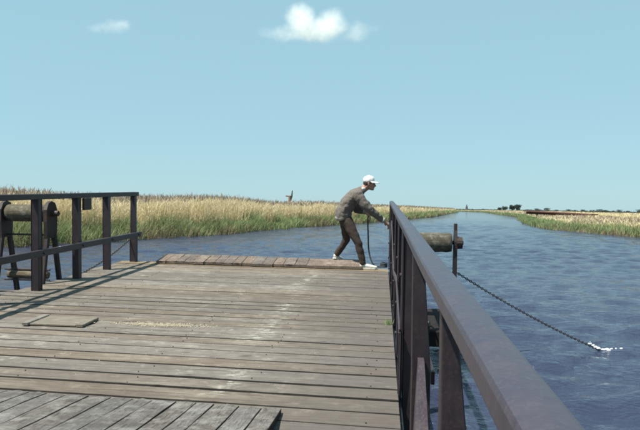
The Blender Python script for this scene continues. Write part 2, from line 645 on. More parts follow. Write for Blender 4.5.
def blades(name, pos, z0, height, width, lean, mat, curve=0.25, seg=2):
    """many thin tapering upright blades as one mesh; each blade bends and leans its own way"""
    n = len(pos)
    ang = rng.random(n) * 2 * np.pi
    wx, wy = np.cos(ang), np.sin(ang)
    la = rng.random(n) * 2 * np.pi
    lx = np.cos(la) * lean * height * rng.random(n) + 0.05 * height
    ly = np.sin(la) * lean * height * rng.random(n)
    lev = np.linspace(0, 1, seg + 1)
    cols = []
    for k, t in enumerate(lev):
        cx = pos[:, 0] + lx * (t * (1 - curve) + curve * t * t * 1.6)
        cy = pos[:, 1] + ly * (t * (1 - curve) + curve * t * t * 1.6)
        cz = z0 + height * (t - 0.12 * curve * t * t)
        hw = width * 0.5 * (1.0 - 0.75 * t ** 1.5)
        cols.append(np.stack([cx - wx * hw, cy - wy * hw, cz], 1))
        cols.append(np.stack([cx + wx * hw, cy + wy * hw, cz], 1))
    V = np.stack(cols, 1).reshape(-1, 3)
    m_ = 2 * (seg + 1)
    b0 = np.arange(n)[:, None] * m_
    F = []
    for k in range(seg):
        F.append(np.stack([b0[:, 0] + 2 * k, b0[:, 0] + 2 * k + 1, b0[:, 0] + 2 * k + 3, b0[:, 0] + 2 * k + 2], 1))
    F = np.concatenate(F, 0)
    top = np.stack([pos[:, 0] + lx * (1 + 0.6 * curve), pos[:, 1] + ly * (1 + 0.6 * curve), z0 + height * (1 - 0.12 * curve)], 1)
    return V, F, top


def quads_mesh(name, V, F, mat):
    me = bpy.data.meshes.new(name)
    me.vertices.add(len(V))
    me.vertices.foreach_set('co', V.astype(np.float32).ravel())
    me.loops.add(F.size)
    me.loops.foreach_set('vertex_index', F.astype(np.int32).ravel())
    me.polygons.add(len(F))
    me.polygons.foreach_set('loop_start', np.arange(0, F.size, 4, dtype=np.int32))
    me.update(calc_edges=True)
    me.materials.append(MATS[mat])
    return me


def reed_bed(bank, side, n, hmin, hmax, d0, d1, label, cat, plume_frac=0.45, fringe=None, ymin=-15):
    p, off, d = bank_samples(bank, n, d0, d1, side, ymin=ymin)
    hv = np.array([noise.noise(Vector((x * 0.11, y * 0.11, 3))) for x, y in p])
    h = hmin + (hmax - hmin) * np.clip(0.5 + 0.75 * hv + 0.28 * (rng.random(n) - 0.5) + 0.1 * np.clip(off - 3, 0, 4) / 4, 0, 1.15)
    tall = rng.random(n) < 0.05
    h = np.where(tall, h * (1.0 + 0.06 * rng.random(n)), h * 0.98)
    w = np.maximum(0.02, 0.00075 * d) * (0.7 + 0.6 * rng.random(n))
    V, F, top = blades('reed', p, ground_z(off), h, w, 0.14, 'reed_gold')
    root = new('reed_bed', quads_mesh('reed_bed', V, F, 'reed_gold'))
    tag(root, label, cat, kind='stuff')
    q = rng.random(n) < 0.95
    fz = 0.25 + 0.62 * rng.random(q.sum())
    lp = p[q] + (top[q][:, :2] - p[q]) * fz[:, None]
    V, F, _ = blades('leaf', lp, ground_z(off[q]) + h[q] * fz, 0.30 + 0.25 * rng.random(q.sum()), w[q] * 1.25, 1.5, 'reed_gold', curve=0.7)
    o = new('leaves', quads_mesh('leaves', V, F, 'reed_gold'), parent=root)
    o['kind'] = 'stuff'
    k = (rng.random(n) < plume_frac) | tall
    pt = top[k] - np.array([0, 0, 0.05])
    ph = (0.22 + 0.16 * rng.random(k.sum()))
    V, F, _ = blades('plume', pt[:, :2], pt[:, 2], ph, np.maximum(0.055, 0.0011 * d[k]) * (0.6 + 0.8 * rng.random(k.sum())), 0.5, 'reed_plume', curve=0.6)
    o = new('plumes', quads_mesh('plumes', V, F, 'reed_plume'), parent=root)
    o['kind'] = 'stuff'
    return root


def sedge(bank, side, n, hmin, hmax, d0, d1, label, straw=0.3, ymin=-15):
    p, off, d = bank_samples(bank, n, d0, d1, side, ymin=ymin)
    clump = np.array([noise.noise(Vector((x * 0.35, y * 0.35, 9))) + 0.6 * noise.noise(Vector((x * 1.1, y * 1.1, 2))) for x, y in p])
    h = (hmin + (hmax - hmin) * np.clip(0.5 + 0.7 * clump + 0.3 * (rng.random(n) - 0.5), 0.02, 1.2)) * np.interp(off, [0, 0.6, 2.5], [0.65, 0.85, 1.1])
    w = np.maximum(0.022, 0.0008 * d) * (0.7 + 0.6 * rng.random(n))
    is_s = rng.random(n) < straw * np.interp(off, [0, 0.8, 2.0], [2.2, 1.2, 0.6]) * np.clip(1 + 1.4 * np.array([noise.noise(Vector((x * 0.16, y * 0.16, 21))) for x, y in p]), 0.2, 2.5)
    g = ~is_s
    V, F, _ = blades('s', p[g], ground_z(off[g]), h[g], w[g], 0.7, 'sedge_green', 0.6)
    root = new('sedge', quads_mesh('sedge', V, F, 'sedge_green'))
    tag(root, label, 'sedge', kind='stuff')
    V, F, _ = blades('s', p[is_s], ground_z(off[is_s]), h[is_s] * 0.85, w[is_s], 0.6, 'sedge_straw', 0.6)
    o = new('dead_stalks', quads_mesh('dead_stalks', V, F, 'sedge_straw'), parent=root)
    o['kind'] = 'stuff'
    return root


reed_bed(LB, -1, 80000, 1.85, 2.75, 1.6, 9.0, 'tall golden reed bed with dark plumes along the bank behind the railing and the man', 'reeds', 0.22)
sedge(LB, -1, 58000, 0.45, 1.75, 0.0, 3.2, 'green sedge fringe at the foot of the tall golden reeds', 0.28)
reed_bed(RB, 1, 42000, 0.75, 1.2, 2.4, 11.0, 'low pale reed bed on the bank behind the chain, below the brown timber span', 'reeds', 0.2, ymin=20)
reed_bed(RB, 1, 30000, 1.0, 1.62, 26.0, 60.0, 'pale straw-coloured reed field beyond the brown timber span', 'reeds', 0.1, ymin=20)
sedge(RB, 1, 42000, 0.4, 1.05, 0.0, 4.2, 'green sedge fringe on the bank with the low pale reeds', 0.2, ymin=20)

# ------------------------------------------------------------------ far trees, tower, timber span, post in the reeds

def far_tree(name, loc, h, w, label, group=None, seed=0, trunk=0.22):
    rr = random.Random(seed)
    root = empty(name)
    root.location = loc
    tag(root, label, 'tree', group)
    part('trunk', lambda bm: [add_tube(bm, [(0, 0, -0.3), (0.05 * w, 0, h * 0.3), (0, 0, h * 0.6)], [h * 0.035, h * 0.025, h * 0.012], 7)] +
         [add_tube(bm, [(0, 0, h * 0.3), (math.cos(a) * w * 0.28, math.sin(a) * w * 0.28, h * 0.6)], [h * 0.016, h * 0.006], 5) for a in (0.3, 2.2, 4.4)],
         'far_bark', root)
    lobes = [(Vector((rr.uniform(-0.3, 0.3) * w, rr.uniform(-0.3, 0.3) * w, h * rr.uniform(0.38, 0.8))), w * rr.uniform(0.16, 0.3)) for _ in range(13)]
    V, F = [], []
    for c, r_ in lobes:
        for _ in range(70):
            dv = Vector((rr.gauss(0, 1), rr.gauss(0, 1), rr.gauss(0, 1))).normalized() * r_ * rr.uniform(0.55, 1.12)
            q = c + Vector((dv.x, dv.y, dv.z * 0.8))
            if q.z > h:
                q.z = h - rr.random() * 0.1 * h
            s_ = h * 0.045 * rr.uniform(0.6, 1.4)
            a = Vector((rr.gauss(0, 1), rr.gauss(0, 1), rr.gauss(0, 1))).normalized() * s_
            b = a.cross(Vector((rr.gauss(0, 1), rr.gauss(0, 1), rr.gauss(0, 1)))).normalized() * s_
            i = len(V)
            V += [tuple(q - a), tuple(q + b), tuple(q + a), tuple(q - b)]
            F.append((i, i + 1, i + 2, i + 3))
    me = bpy.data.meshes.new('crown')
    me.from_pydata(V, [], F)
    new('crown', me, 'far_leaf', root)
    return root


def far_pos(px, dist):
    """a compass bearing seen from the ferry, and a distance"""
    t = math.tan(math.atan((px - 320) / 622) - math.atan(61 / 622))
    return (dist * t, dist, 0.3)


far_tree('round_tree', far_pos(516.5, 640), 8.6, 8.5, 'broad round dark tree, tallest of the clump at the river bend', seed=2)
far_tree('round_tree', far_pos(511.5, 620), 7.4, 6.5, 'dark bushy tree next to the tallest tree at the river bend', seed=3)
far_tree('round_tree', far_pos(504.5, 700), 6.2, 7.0, 'low dark tree at the thin end of the clump at the river bend', seed=4)
far_tree('round_tree', far_pos(499.5, 720), 5.0, 5.0, 'small dark bush standing apart from the clump at the river bend', seed=5)
xs = [537, 547, 556, 568, 575, 583, 592, 599, 605, 613, 619, 628, 640, 648]
for i, x in enumerate(xs):
    hh = [9, 11, 6.5, 9, 7, 8, 7.5, 10, 9, 7, 9.5, 7, 12, 13][i]
    hh *= 0.66
    far_tree('horizon_tree', far_pos(x, 1250 + 40 * (i % 5)), hh, hh * 2.1, 'small dark tree in the thin line along the flat horizon beyond the timber span', 'trees on the horizon', seed=20 + i)

# hedge line on the horizon: nobody could count it
V, F = [], []
rr = random.Random(5)
for x0, x1, d, h, n in ((520, 665, 1450, 5.2, 4200), (440, 500, 1650, 5.0, 1300), (480, 535, 1300, 3.4, 500)):
    for k in range(n):
        px = rr.uniform(x0, x1)
        hh = h * (0.45 + 0.55 * abs(noise.noise(Vector((px * 0.09, d, 1)))) * 2)
        X, Y, Z = far_pos(px, d + rr.uniform(-25, 25))
        q = Vector((X, Y, Z + rr.random() ** 1.3 * hh))
        s_ = rr.uniform(0.6, 1.5)
        a = Vector((rr.gauss(0, 1), rr.gauss(0, 1), rr.gauss(0, 1))).normalized() * s_
        b = a.cross(Vector((rr.gauss(0, 1), rr.gauss(0, 1), rr.gauss(0, 1)))).normalized() * s_
        i = len(V)
        V += [tuple(q - a), tuple(q + b), tuple(q + a), tuple(q - b)]
        F.append((i, i + 1, i + 2, i + 3))
me = bpy.data.meshes.new('hedge')
me.from_pydata(V, [], F)
tag(new('hedge', me, 'far_leaf'), 'low dark hedge line along the far flat horizon', 'hedge', kind='stuff')

# church tower on the horizon
t = empty('church_tower')
t.location = far_pos(466.5, 1500)
tag(t, 'tiny dark church tower rising over the far horizon at the river bend', 'church')
part('tower', lambda bm: add_box(bm, (-2.4, -2.4, -0.3), (2.4, 2.4, 8.5), 0.2), 'far_stone', t)
part('spire', lambda bm: bmesh.ops.create_cone(bm, cap_ends=True, segments=4, radius1=2.8, radius2=0.15, depth=6.0, matrix=Matrix.Translation((0, 0, 11.5)) @ Matrix.Rotation(R(45), 4, 'Z')), 'far_stone', t)

# long low brown timber span on posts behind the right-hand reeds
t = empty('timber_span')
ax, ay, _ = far_pos(527, 118)
bx, by, _ = far_pos(594, 104)
tag(t, 'long low dark brown timber span on posts behind the pale reeds', 'bridge')
t.location = (ax, ay, 0.0)
E = Vector((bx - ax, by - ay, 0))
part('girder', lambda bm: add_bar(bm, (0, 0, 1.80), (E.x, E.y, 1.45), 0.4, 0.42, bev=0.03), 'barn_brown', t)
part('deck', lambda bm: add_bar(bm, (0, 0, 2.10), (E.x, E.y, 1.70), 1.8, 0.14, bev=0.02), 'barn_brown', t)
for k in range(1, 7):
    q = E * (k / 6)
    part('post', lambda bm: add_bar(bm, (q.x, q.y, -0.3), (q.x, q.y, 1.6 - 0.55 * k / 6), 0.28, 0.28, (1, 0, 0), 0.03), 'barn_brown', t)

# weathered post with a crossarm in the left reeds
t = empty('reed_post')
t.location = (far_pos(289.5, 92)[0], 92, 0.25)
tag(t, 'brown wooden post with a short crossarm standing up out of the tall reeds', 'post')
part('shaft', lambda bm: add_tube(bm, [(0, 0, -0.3), (0.02, 0, 1.6), (0, 0, 3.55)], [0.36, 0.3, 0.2], 9), 'post_brown', t)
part('crossarm', lambda bm: add_bar(bm, (-0.62, 0, 3.5), (0.42, 0, 3.42), 0.16, 0.2, bev=0.02), 'post_brown', t)
part('fork', lambda bm: add_tube(bm, [(0.12, 0, 2.9), (0.30, 0, 3.5), (0.38, 0, 4.35)], [0.13, 0.12, 0.07], 8), 'far_bark', t)

# ------------------------------------------------------------------ clouds: real bodies of thin vapour

def cloud(name, px, py, dist, blobs, label, dens):
    """blobs: (dx, dz, rx, rz, weight) in metres across / up, in the cloud's own frame"""
    yaw = math.atan2(px - 320, 622)
    el = math.atan2(207 - py + 0.0165 * (px - 320), 622)
    cy = math.atan(61 / 622)
    a = cy - yaw
    loc = Vector((-math.sin(a) * dist, math.cos(a) * dist, dist * math.tan(el) / math.cos(yaw) + CAM_H))
    m = NT(name + '_vapour')
    tc = m.n('TexCoord')
    P = tc.outputs['Object']
    warp = m.n('TexNoise')
    warp.inputs['Scale'].default_value = 0.03
    warp.inputs['Detail'].default_value = 5
    m.l(P, warp.inputs['Vector'])
    off = m.n('VectorMath', operation='MULTIPLY_ADD')
    m.l(warp.outputs['Color'], off.inputs[0])
    off.inputs[1].default_value = (34, 34, 30)
    off.inputs[2].default_value = (-17, -17, -15)
    q = m.n('VectorMath', operation='ADD')
    m.l(P, q.inputs[0])
    m.l(off.outputs[0], q.inputs[1])
    total = None
    ex = ez = 0
    for dx, dz, rx, rz, wgt in blobs:
        s1 = m.n('VectorMath', operation='SUBTRACT')
        m.l(q.outputs[0], s1.inputs[0])
        s1.inputs[1].default_value = (dx, 0, dz)
        s2 = m.n('VectorMath', operation='DIVIDE')
        m.l(s1.outputs[0], s2.inputs[0])
        s2.inputs[1].default_value = (rx, rz * 1.3, rz)
        ln = m.n('VectorMath', operation='LENGTH')
        m.l(s2.outputs[0], ln.inputs[0])
        f = m.math('MULTIPLY', m.math('MAXIMUM', m.math('SUBTRACT', 1.0, ln.outputs['Value']), 0.0), wgt)
        total = f if total is None else m.math('ADD', total, f)
        ex = max(ex, abs(dx) + rx)
        ez = max(ez, abs(dz) + rz)
    fine = m.noise(P, 0.085, 5, 0.65)
    body = m.math('MULTIPLY', total, m.math('MULTIPLY_ADD', fine, 1.8, -0.25))
    body = m.math('MAXIMUM', m.math('SUBTRACT', body, 0.03), 0.0)
    vol = m.n('VolumePrincipled')
    vol.inputs['Color'].default_value = (0.985, 0.995, 1, 1)
    vol.inputs['Anisotropy'].default_value = 0.0
    m.l(m.math('MULTIPLY', body, dens), vol.inputs['Density'])
    m.l(vol.outputs[0], m.out.inputs['Volume'])
    bm = bmesh.new()
    bmesh.ops.create_icosphere(bm, subdivisions=3, radius=1.0)
    for v in bm.verts:
        v.co = Vector((v.co.x * (ex + 22), v.co.y * (ez * 1.3 + 22), v.co.z * (ez + 18)))
    o = new(name, mesh_of(bm, name))
    o.data.materials.append(m.m)
    o.location = loc
    o.rotation_euler = (0, 0, a)
    tag(o, label, 'cloud')
    return o


K = 1500 / 622      # metres per photo pixel at 1500 m
cloud('cumulus_cloud', 313, 26, 1500,
      [(x * K, z * K, rx * K, rz * K, w) for x, z, rx, rz, w in
       [(-16, 8, 17, 16, 1.3), (16, 4, 18, 14, 1.3), (0, -4, 32, 13, 1.2), (-30, -8, 34, 9, 0.5), (-4, -12, 58, 9, 0.35), (40, -6, 15, 12, 0.45), (55, -1, 18, 7, 0.2)]],
      'larger white puffy cloud with two humps in the clear sky', 0.03)
cloud('wispy_cloud', 107, 45, 1500,
      [(x * K, z * K, rx * K, rz * K, w) for x, z, rx, rz, w in
       [(-8, -3, 17, 5, 0.8), (8, 1, 16, 8, 0.9), (14, 4, 9, 6, 0.6)]],
      'smaller thin wisp of white cloud in the clear sky', 0.02)

# ================================================================== FERRY
PITCH = R(1.93)
FER = Matrix.Translation((0, 0, CAM_H)) @ Matrix.Rotation(PITCH, 4, 'X') @ Matrix.Translation((0, 0, -EYE))
ferry = empty('chain_ferry')
ferry.matrix_world = FER
tag(ferry, 'wooden-decked chain ferry with dark railings, end flaps and chain rollers on the river', 'ferry')

XL, XR = -4.66, 0.135
SKEW = 0.045
Y0, Y1 = -1.4, 10.62      # deck length at x = 0

# hull
def hull(bm):
    pr = [(-1.7, -0.25), (-1.2, -1.9), (10.2, -1.9), (10.75, -0.3)]
    v = [[bm.verts.new((x, y, z)) for y, z in [(-1.5, -0.11), (-1.3, -1.9), (9.9, -1.9), (10.6, -0.11)]] for x in (-4.5, 0.10)]
    bm.faces.new(v[0])
    bm.faces.new(v[1][::-1])
    for k in range(4):
        bm.faces.new((v[0][k], v[0][(k + 1) % 4], v[1][(k + 1) % 4], v[1][k]))


part('hull', hull, 'hull_tar', ferry)
part('side_beam', lambda bm: add_box(bm, (0.105, -1.5, -0.34), (0.16, 10.7, -0.055), 0.008), 'rail_paint', ferry)
part('side_beam', lambda bm: add_box(bm, (-4.62, -1.5, -0.34), (-4.505, 10.75, -0.055), 0.008), 'rail_paint', ferry)
part('end_beam', lambda bm: add_box(bm, (-4.45, 10.605, -0.3), (0.08, 10.68, -0.06), 0.008), 'rail_paint', ferry)

deck = empty('deck', ferry)


def plank_mesh(x0, x1, y0, y1, rnd, thick=0.05, segs=110, strong=True, skew=SKEW, ragged=0.004, sag=0.004):
    """one deck board lying across the ferry: worn arrises, wavy edges, slight cupping"""
    bm = bmesh.new()
    c0, c1 = (rnd.uniform(0.007, 0.012), 0.007) if strong else (rnd.uniform(0.002, 0.006), 0.004)
    prof = [(0.0, -thick), (0.0, -c0), (0.10, 0.0), (0.5, -0.002), (0.90, 0.0), (1.0, -c1), (1.0, -thick)]
    rings = []
    W = y1 - y0
    sd = rnd.uniform(0, 100)
    cup = rnd.uniform(-0.006, 0.004)
    tilt = rnd.uniform(-0.004, 0.004)
    for i in range(segs + 1):
        t = i / segs
        x = x0 + (x1 - x0) * t
        if i == 0:
            x += rnd.uniform(-0.03, 0.03)
        e0 = noise.noise(Vector((x * 2.3, sd, 0))) * ragged + noise.noise(Vector((x * 0.5, sd, 4))) * ragged * 1.6
        e0 += max(0, noise.noise(Vector((x * 9, sd, 2)))) * 0.007 + max(0, noise.noise(Vector((x * 22, sd, 3))) - 0.2) * 0.008
        e1 = noise.noise(Vector((x * 2.3, sd, 7))) * ragged + noise.noise(Vector((x * 0.5, sd, 9))) * ragged * 1.6
        if abs(y0 - 4.27) < 0.03:
            e0 += 0.022 * max(0, noise.noise(Vector((x * 1.6 + 4.0, 2.2, 0))) * 0.8 + 0.75 - abs(x + 1.25) / 0.42)
        zz = noise.noise(Vector((x * 0.7, sd, 13))) * sag
        sh = -x * skew
        ring = []
        for u, z in prof:
            cham = 0.02
            yy = y0 + e0 + (W - e0 + e1) * (0 if u == 0 else 1 if u == 1 else (cham if u == 0.1 else (1 - cham if u == 0.9 else 0.5) * 1.0) * 1.0)
            if u == 0.1:
                yy = y0 + e0 + 0.006
            if u == 0.9:
                yy = y1 + e1 - 0.006
            z2 = z + zz + (cup if u == 0.5 else 0) + tilt * (u - 0.5)
            if z == -thick:
                z2 = z
            ring.append(bm.verts.new((x, yy + sh, z2)))
        rings.append(ring)
    n = len(prof)
    for r0, r1 in zip(rings, rings[1:]):
        for k in range(n):
            bm.faces.new((r0[k], r0[(k + 1) % n], r1[(k + 1) % n], r1[k]))
    for f in bm.faces:
        f.normal_update()
    fs_ = [bm.faces.new(rings[0][::-1]), bm.faces.new(rings[-1])]
    me = mesh_of(bm, 'plank')
    for p in me.polygons:
        if abs(p.normal.z) < 0.93:
            p.material_index = 1
    return me


# joints read off along the deck (metres from the near end of the picture), then invented below the camera
joints = [10.62, 10.28, 9.98, 9.65, 9.31, 9.06, 8.81, 8.56, 8.20, 7.84, 7.53, 7.22, 7.0, 6.775, 6.55, 6.33, 6.12, 5.92, 5.64, 5.435, 5.24, 5.035, 4.80, 4.56, 4.27, 4.05, 3.80]
y = 3.80
pr = random.Random(31)
while y > Y0:
    y -= pr.uniform(0.22, 0.32)
    joints.append(y)
planks = []
for ya, yb in zip(joints, joints[1:]):
    strong = any(abs(yb - q) < 0.01 for q in (8.56, 7.84, 7.22, 6.33, 5.435, 5.035, 4.56, 4.27, 4.05, 3.80)) or (yb < 3.7 and pr.random() < 0.6)
    gap = pr.uniform(0.012, 0.022) if strong else pr.uniform(0.003, 0.007)
    me = plank_mesh(XL, XR, yb + gap, ya, pr, strong=strong)
    # some boards end at a butt joint half-way: two boards then
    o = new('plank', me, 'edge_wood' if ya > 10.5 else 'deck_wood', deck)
    o.data.materials.append(MATS['plank_edge'])
    planks.append(o)

# nails, too small to pick apart
def nails(bm):
    r_ = random.Random(3)
    for ya, yb in zip(joints, joints[1:]):
        for bxp in (-4.3, -3.45, -2.6, -1.75, -0.9, -0.05):
            for fy in (0.22, 0.78):
                if r_.random() < 0.55:
                    continue
                x = bxp + r_.uniform(-0.04, 0.04)
                yy = yb + (ya - yb) * (fy + r_.uniform(-0.06, 0.06)) - x * SKEW
                bmesh.ops.create_cone(bm, cap_ends=True, segments=7, radius1=0.0055, radius2=0.0045, depth=0.006, matrix=Matrix.Translation((x, yy, 0.003)))


o = part('nails', nails, 'nail_iron', deck)
o['kind'] = 'stuff'

# hatch with two cleats
hatch = empty('hatch', ferry)
part('lid', lambda bm: add_box(bm, (-3.40, 5.72, 0.004), (-2.93, 6.08, 0.022), 0.004), 'hatch_wood', hatch)
part('cleat', lambda bm: add_box(bm, (-3.47, 5.70, 0.004), (-3.405, 6.10, 0.034), 0.005), 'hatch_wood', hatch)
part('cleat', lambda bm: add_box(bm, (-2.925, 5.71, 0.004), (-2.85, 6.05, 0.032), 0.005), 'hatch_wood', hatch)

# ------------------------------------------------------------------ flaps
def flap_planks(parent, x0, x1, ya, yb, za, zb, wmin, wmax, mat, seed, thick=0.042, ragg=0.02, skewed=True, lastwide=False):
    """boards running along the ferry, hinged at ya (height za) and free at yb (height zb)"""
    r_ = random.Random(seed)
    x = x0
    while x < x1 - 0.04:
        w = r_.uniform(wmin, wmax)
        if lastwide and x1 - x < 0.95:
            w = x1 - x
        w = min(w, x1 - x)
        g = r_.uniform(0.002, 0.0055)
        a0 = ya + r_.uniform(-ragg, ragg) - (x * SKEW if skewed else 0)
        b0 = yb + r_.uniform(-ragg, ragg) * 1.2 - (x * SKEW if skewed else 0)
        dz = r_.uniform(-0.002, 0.002)
        bm = bmesh.new()
        rings = []
        n = 7
        sd = r_.uniform(0, 99)
        for i in range(n + 1):
            t = i / n
            yy = a0 + (b0 - a0) * t
            zz = za + (zb - za) * t + dz + 0.005 * noise.noise(Vector((sd, t * 2, 0)))
            e0 = 0.0025 * noise.noise(Vector((sd, t * 3, 5)))
            e1 = 0.0025 * noise.noise(Vector((sd, t * 3, 8)))
            xl, xr = x + g / 2 + e0, x + w - g / 2 + e1
            ch = 0.0035
            jag = r_.uniform(-0.012, 0.012) if i in (0, n) else 0
            rings.append([bm.verts.new(p) for p in ((xl, yy, zz - thick), (xl, yy, zz - ch), (xl + ch, yy + jag, zz),
                                                    ((xl + xr) / 2, yy - jag, zz + 0.003), (xr - ch, yy + jag, zz), (xr, yy, zz - ch), (xr, yy, zz - thick))])
        for r0, r1 in zip(rings, rings[1:]):
            for k in range(7):
                bm.faces.new((r0[k], r0[(k + 1) % 7], r1[(k + 1) % 7], r1[k]))
        bm.faces.new(rings[0][::-1])
        bm.faces.new(rings[-1])
        me = mesh_of(bm, 'plank')
        for p in me.polygons:
            if abs(p.normal.x) > 0.5:
                p.material_index = 1
        new('plank', me, mat, parent).data.materials.append(MATS['plank_edge'])
        x += w


far_flap = empty('far_flap', ferry)
far_flap['label'] = 'raised flap of short boards beside the man'
flap_planks(far_flap, -3.92, -0.30, 10.40, 10.92, 0.052, 0.115, 0.15, 0.21, 'far_flap_wood', 8, ragg=0.03, lastwide=True)
part('bearer', lambda bm: add_bar(bm, (-3.9, 10.88 + 3.9 * SKEW, 0.03), (-0.33, 10.88 + 0.33 * SKEW, 0.03), 0.07, 0.09), 'rail_paint', far_flap)
part('bearer', lambda bm: add_bar(bm, (-3.9, 10.74 + 3.9 * SKEW, -0.01), (-0.33, 10.74 + 0.33 * SKEW, -0.01), 0.09, 0.06), 'rail_paint', far_flap)

near_flap = empty('near_flap', ferry)
near_flap['label'] = 'greyer sloping flap of lengthwise boards overlying the deck'
flap_planks(near_flap, -4.3, -0.585, 3.70, 2.86, 0.030, 0.125, 0.115, 0.165, 'flap_wood', 9, thick=0.03, ragg=0.012)
part('bearer', lambda bm: add_bar(bm, (-4.28, 2.98 + 4.28 * SKEW, 0.046), (-0.66, 2.98 + 0.66 * SKEW, 0.046), 0.08, 0.09), 'rail_paint', near_flap)

# crumbs of straw and dirt
V, F = [], []
rc = random.Random(12)
for k in range(900):
    if k < 700:
        x, y = rc.gauss(-2.18, 0.24), rc.gauss(5.95, 0.035)
    else:
        x, y = rc.uniform(-4.2, -0.1), rc.uniform(4.2, 10.3)
    q = Vector((x, y - 0.0 * x, 0.006))
    s = rc.uniform(0.002, 0.0085) if k < 700 else rc.uniform(0.002, 0.006)
    i = len(V)
    for dx, dy, dz in ((-1, -1, -.5), (1, -.7, -.5), (.2, 1.1, -.5), (.1, 0, 0.8)):
        V.append((q.x + dx * s * rc.uniform(.6, 1.4), q.y + dy * s * rc.uniform(.5, 1.2), q.z + dz * s))
    F += [(i, i + 1, i + 2), (i, i + 1, i + 3), (i + 1, i + 2, i + 3), (i + 2, i, i + 3)]
me = bpy.data.meshes.new('straw_crumbs')
me.from_pydata(V, [], F)
o = new('straw_crumbs', me, 'crumb')
o.matrix_world = FER
tag(o, 'pale crumbs of straw and dirt scattered on the deck boards', 'crumbs', kind='stuff')

# ------------------------------------------------------------------ railings
rail_l = empty('railing', ferry)
rail_l['label'] = 'dark two-rail railing towards the reed bank'
LX = -4.42
HT = 1.25
posts_l = [10.78, 9.68, 8.68, 7.62, 6.62, 5.6, 4.6, 3.6, 2.6, 1.6, 0.6]
for i, yy in enumerate(posts_l):
    w = 0.078 if i == 0 else 0.095

    def bp(bm, yy=yy, w=w, i=i):
        j = (random.uniform(-0.008, 0.008), random.uniform(-0.008, 0.008))
        z0 = -0.2 if i else 0.10
        add_bar(bm, (LX + j[0], yy, z0), (LX, yy + j[1], HT - 0.072), w, 0.085, (0, 1, 0), 0.006)
        if i == 0:
            add_bar(bm, (LX, yy, -0.28), (LX, yy, 0.46), 0.105, 0.10, (0, 1, 0), 0.006)
    part('post', bp, 'rail_paint', rail_l)
part('top_rail', lambda bm: add_bar(bm, (LX, -0.6, HT - 0.035), (LX, 10.90, HT - 0.035), 0.105, 0.072, bev=0.006), 'rail_paint', rail_l)
part('middle_rail', lambda bm: add_bar(bm, (LX + 0.075, -0.6, 0.49), (LX + 0.075, 10.90, 0.49), 0.05, 0.085, bev=0.005), 'rail_paint', rail_l)
part('hook_plate', lambda bm: add_box(bm, (LX + 0.052, 8.74, HT - 0.25), (LX + 0.085, 8.98, HT - 0.072), 0.004), 'iron', rail_l)
for yy in posts_l[:5]:
    part('bolt', lambda bm: bmesh.ops.create_cone(bm, cap_ends=True, segments=8, radius1=0.018, radius2=0.015, depth=0.02, matrix=Matrix.Translation((LX + 0.105, yy, 0.49)) @ Matrix.Rotation(R(90), 4, 'Y')), 'iron', rail_l)

rail_r = empty('railing', ferry)
rail_r['label'] = 'dark railing with a broad worn grey handrail that the man reaches for'
RT = 1.40 - 0.24
posts_r = [10.92, 9.55, 8.02, 6.50, 5.30, 4.27, 3.12, 1.89, 0.80]
for i, yy in enumerate(posts_r):
    def bp(bm, yy=yy, i=i):
        sx = 0.024 if abs(yy - 1.89) < 0.01 else 0.0
        lo = [(0.165 + sx, -0.042), (0.258 + sx, -0.042), (0.258 + sx, 0.042), (0.165 + sx, 0.042)]
        hi = [(0.160 + sx, -0.038), (0.212 + sx * 0.3, -0.038), (0.212 + sx * 0.3, 0.038), (0.160 + sx, 0.038)]
        a_ = [bm.verts.new((x, yy + y, -0.33)) for x, y in lo]
        b_ = [bm.verts.new((x, yy + y, 0.50)) for x, y in lo]
        c_ = [bm.verts.new((x, yy + y, RT - 0.052)) for x, y in hi]
        bm.faces.new(a_)
        bm.faces.new(c_)
        for r0, r1 in ((a_, b_), (b_, c_)):
            for k in range(4):
                bm.faces.new((r0[k], r0[(k + 1) % 4], r1[(k + 1) % 4], r1[k]))
        bmesh.ops.recalc_face_normals(bm, faces=bm.faces)
        bmesh.ops.bevel(bm, geom=bm.edges[:], offset=0.004, segments=1, affect='EDGES')
    part('post', bp, 'rail_paint', rail_r)

    def bs(bm, yy=yy):
        add_box(bm, (0.147, yy - 0.052, -0.045), (0.1595, yy + 0.045, RT - 0.06), 0.003)
    if yy < 3.5:
        continue
    part('strap', bs, 'rail_paint', rail_r)
    for zz in (0.16, 0.42, 0.8):
        part('bolt', lambda bm: bmesh.ops.create_cone(bm, cap_ends=True, segments=8, radius1=0.014, radius2=0.011, depth=0.016, matrix=Matrix.Translation((0.143, yy - 0.005, zz)) @ Matrix.Rotation(R(90), 4, 'Y')), 'strap_paint', rail_r)


def handrail(bm):
    # slightly wavy beam with rounded arrises
    n = 40
    prof = [(-0.033, -0.053), (-0.036, -0.046), (-0.036, -0.014), (-0.032, -0.005), (-0.024, 0.0), (0.0, 0.004), (0.024, 0.0), (0.032, -0.005), (0.036, -0.014), (0.036, -0.046), (0.033, -0.053)]
    rings = []
    for i in range(n + 1):
        yy = -0.8 + (11.06 + 0.8) * i / n
        dx = 0.004 * noise.noise(Vector((yy * 0.6, 1, 0)))
        dz = 0.004 * noise.noise(Vector((yy * 0.5, 5, 0)))
        if i == n:
            prof = [(x * 0.8, z - 0.006 if z > -0.03 else z) for x, z in prof]
        rings.append([bm.verts.new((0.176 + dx + x, yy, RT + dz + z)) for x, z in prof])
    for r0, r1 in zip(rings, rings[1:]):
        for k in range(11):
            bm.faces.new((r0[k], r0[(k + 1) % 11], r1[(k + 1) % 11], r1[k]))
    bm.faces.new(rings[0][::-1])
    bm.faces.new(rings[-1])


part('handrail', handrail, 'handrail_paint', rail_r)
part('middle_rail', lambda bm: add_bar(bm, (0.280, 3.2, 0.42), (0.280, 10.96, 0.42), 0.02, 0.07, bev=0.003), 'rail_paint', rail_r)
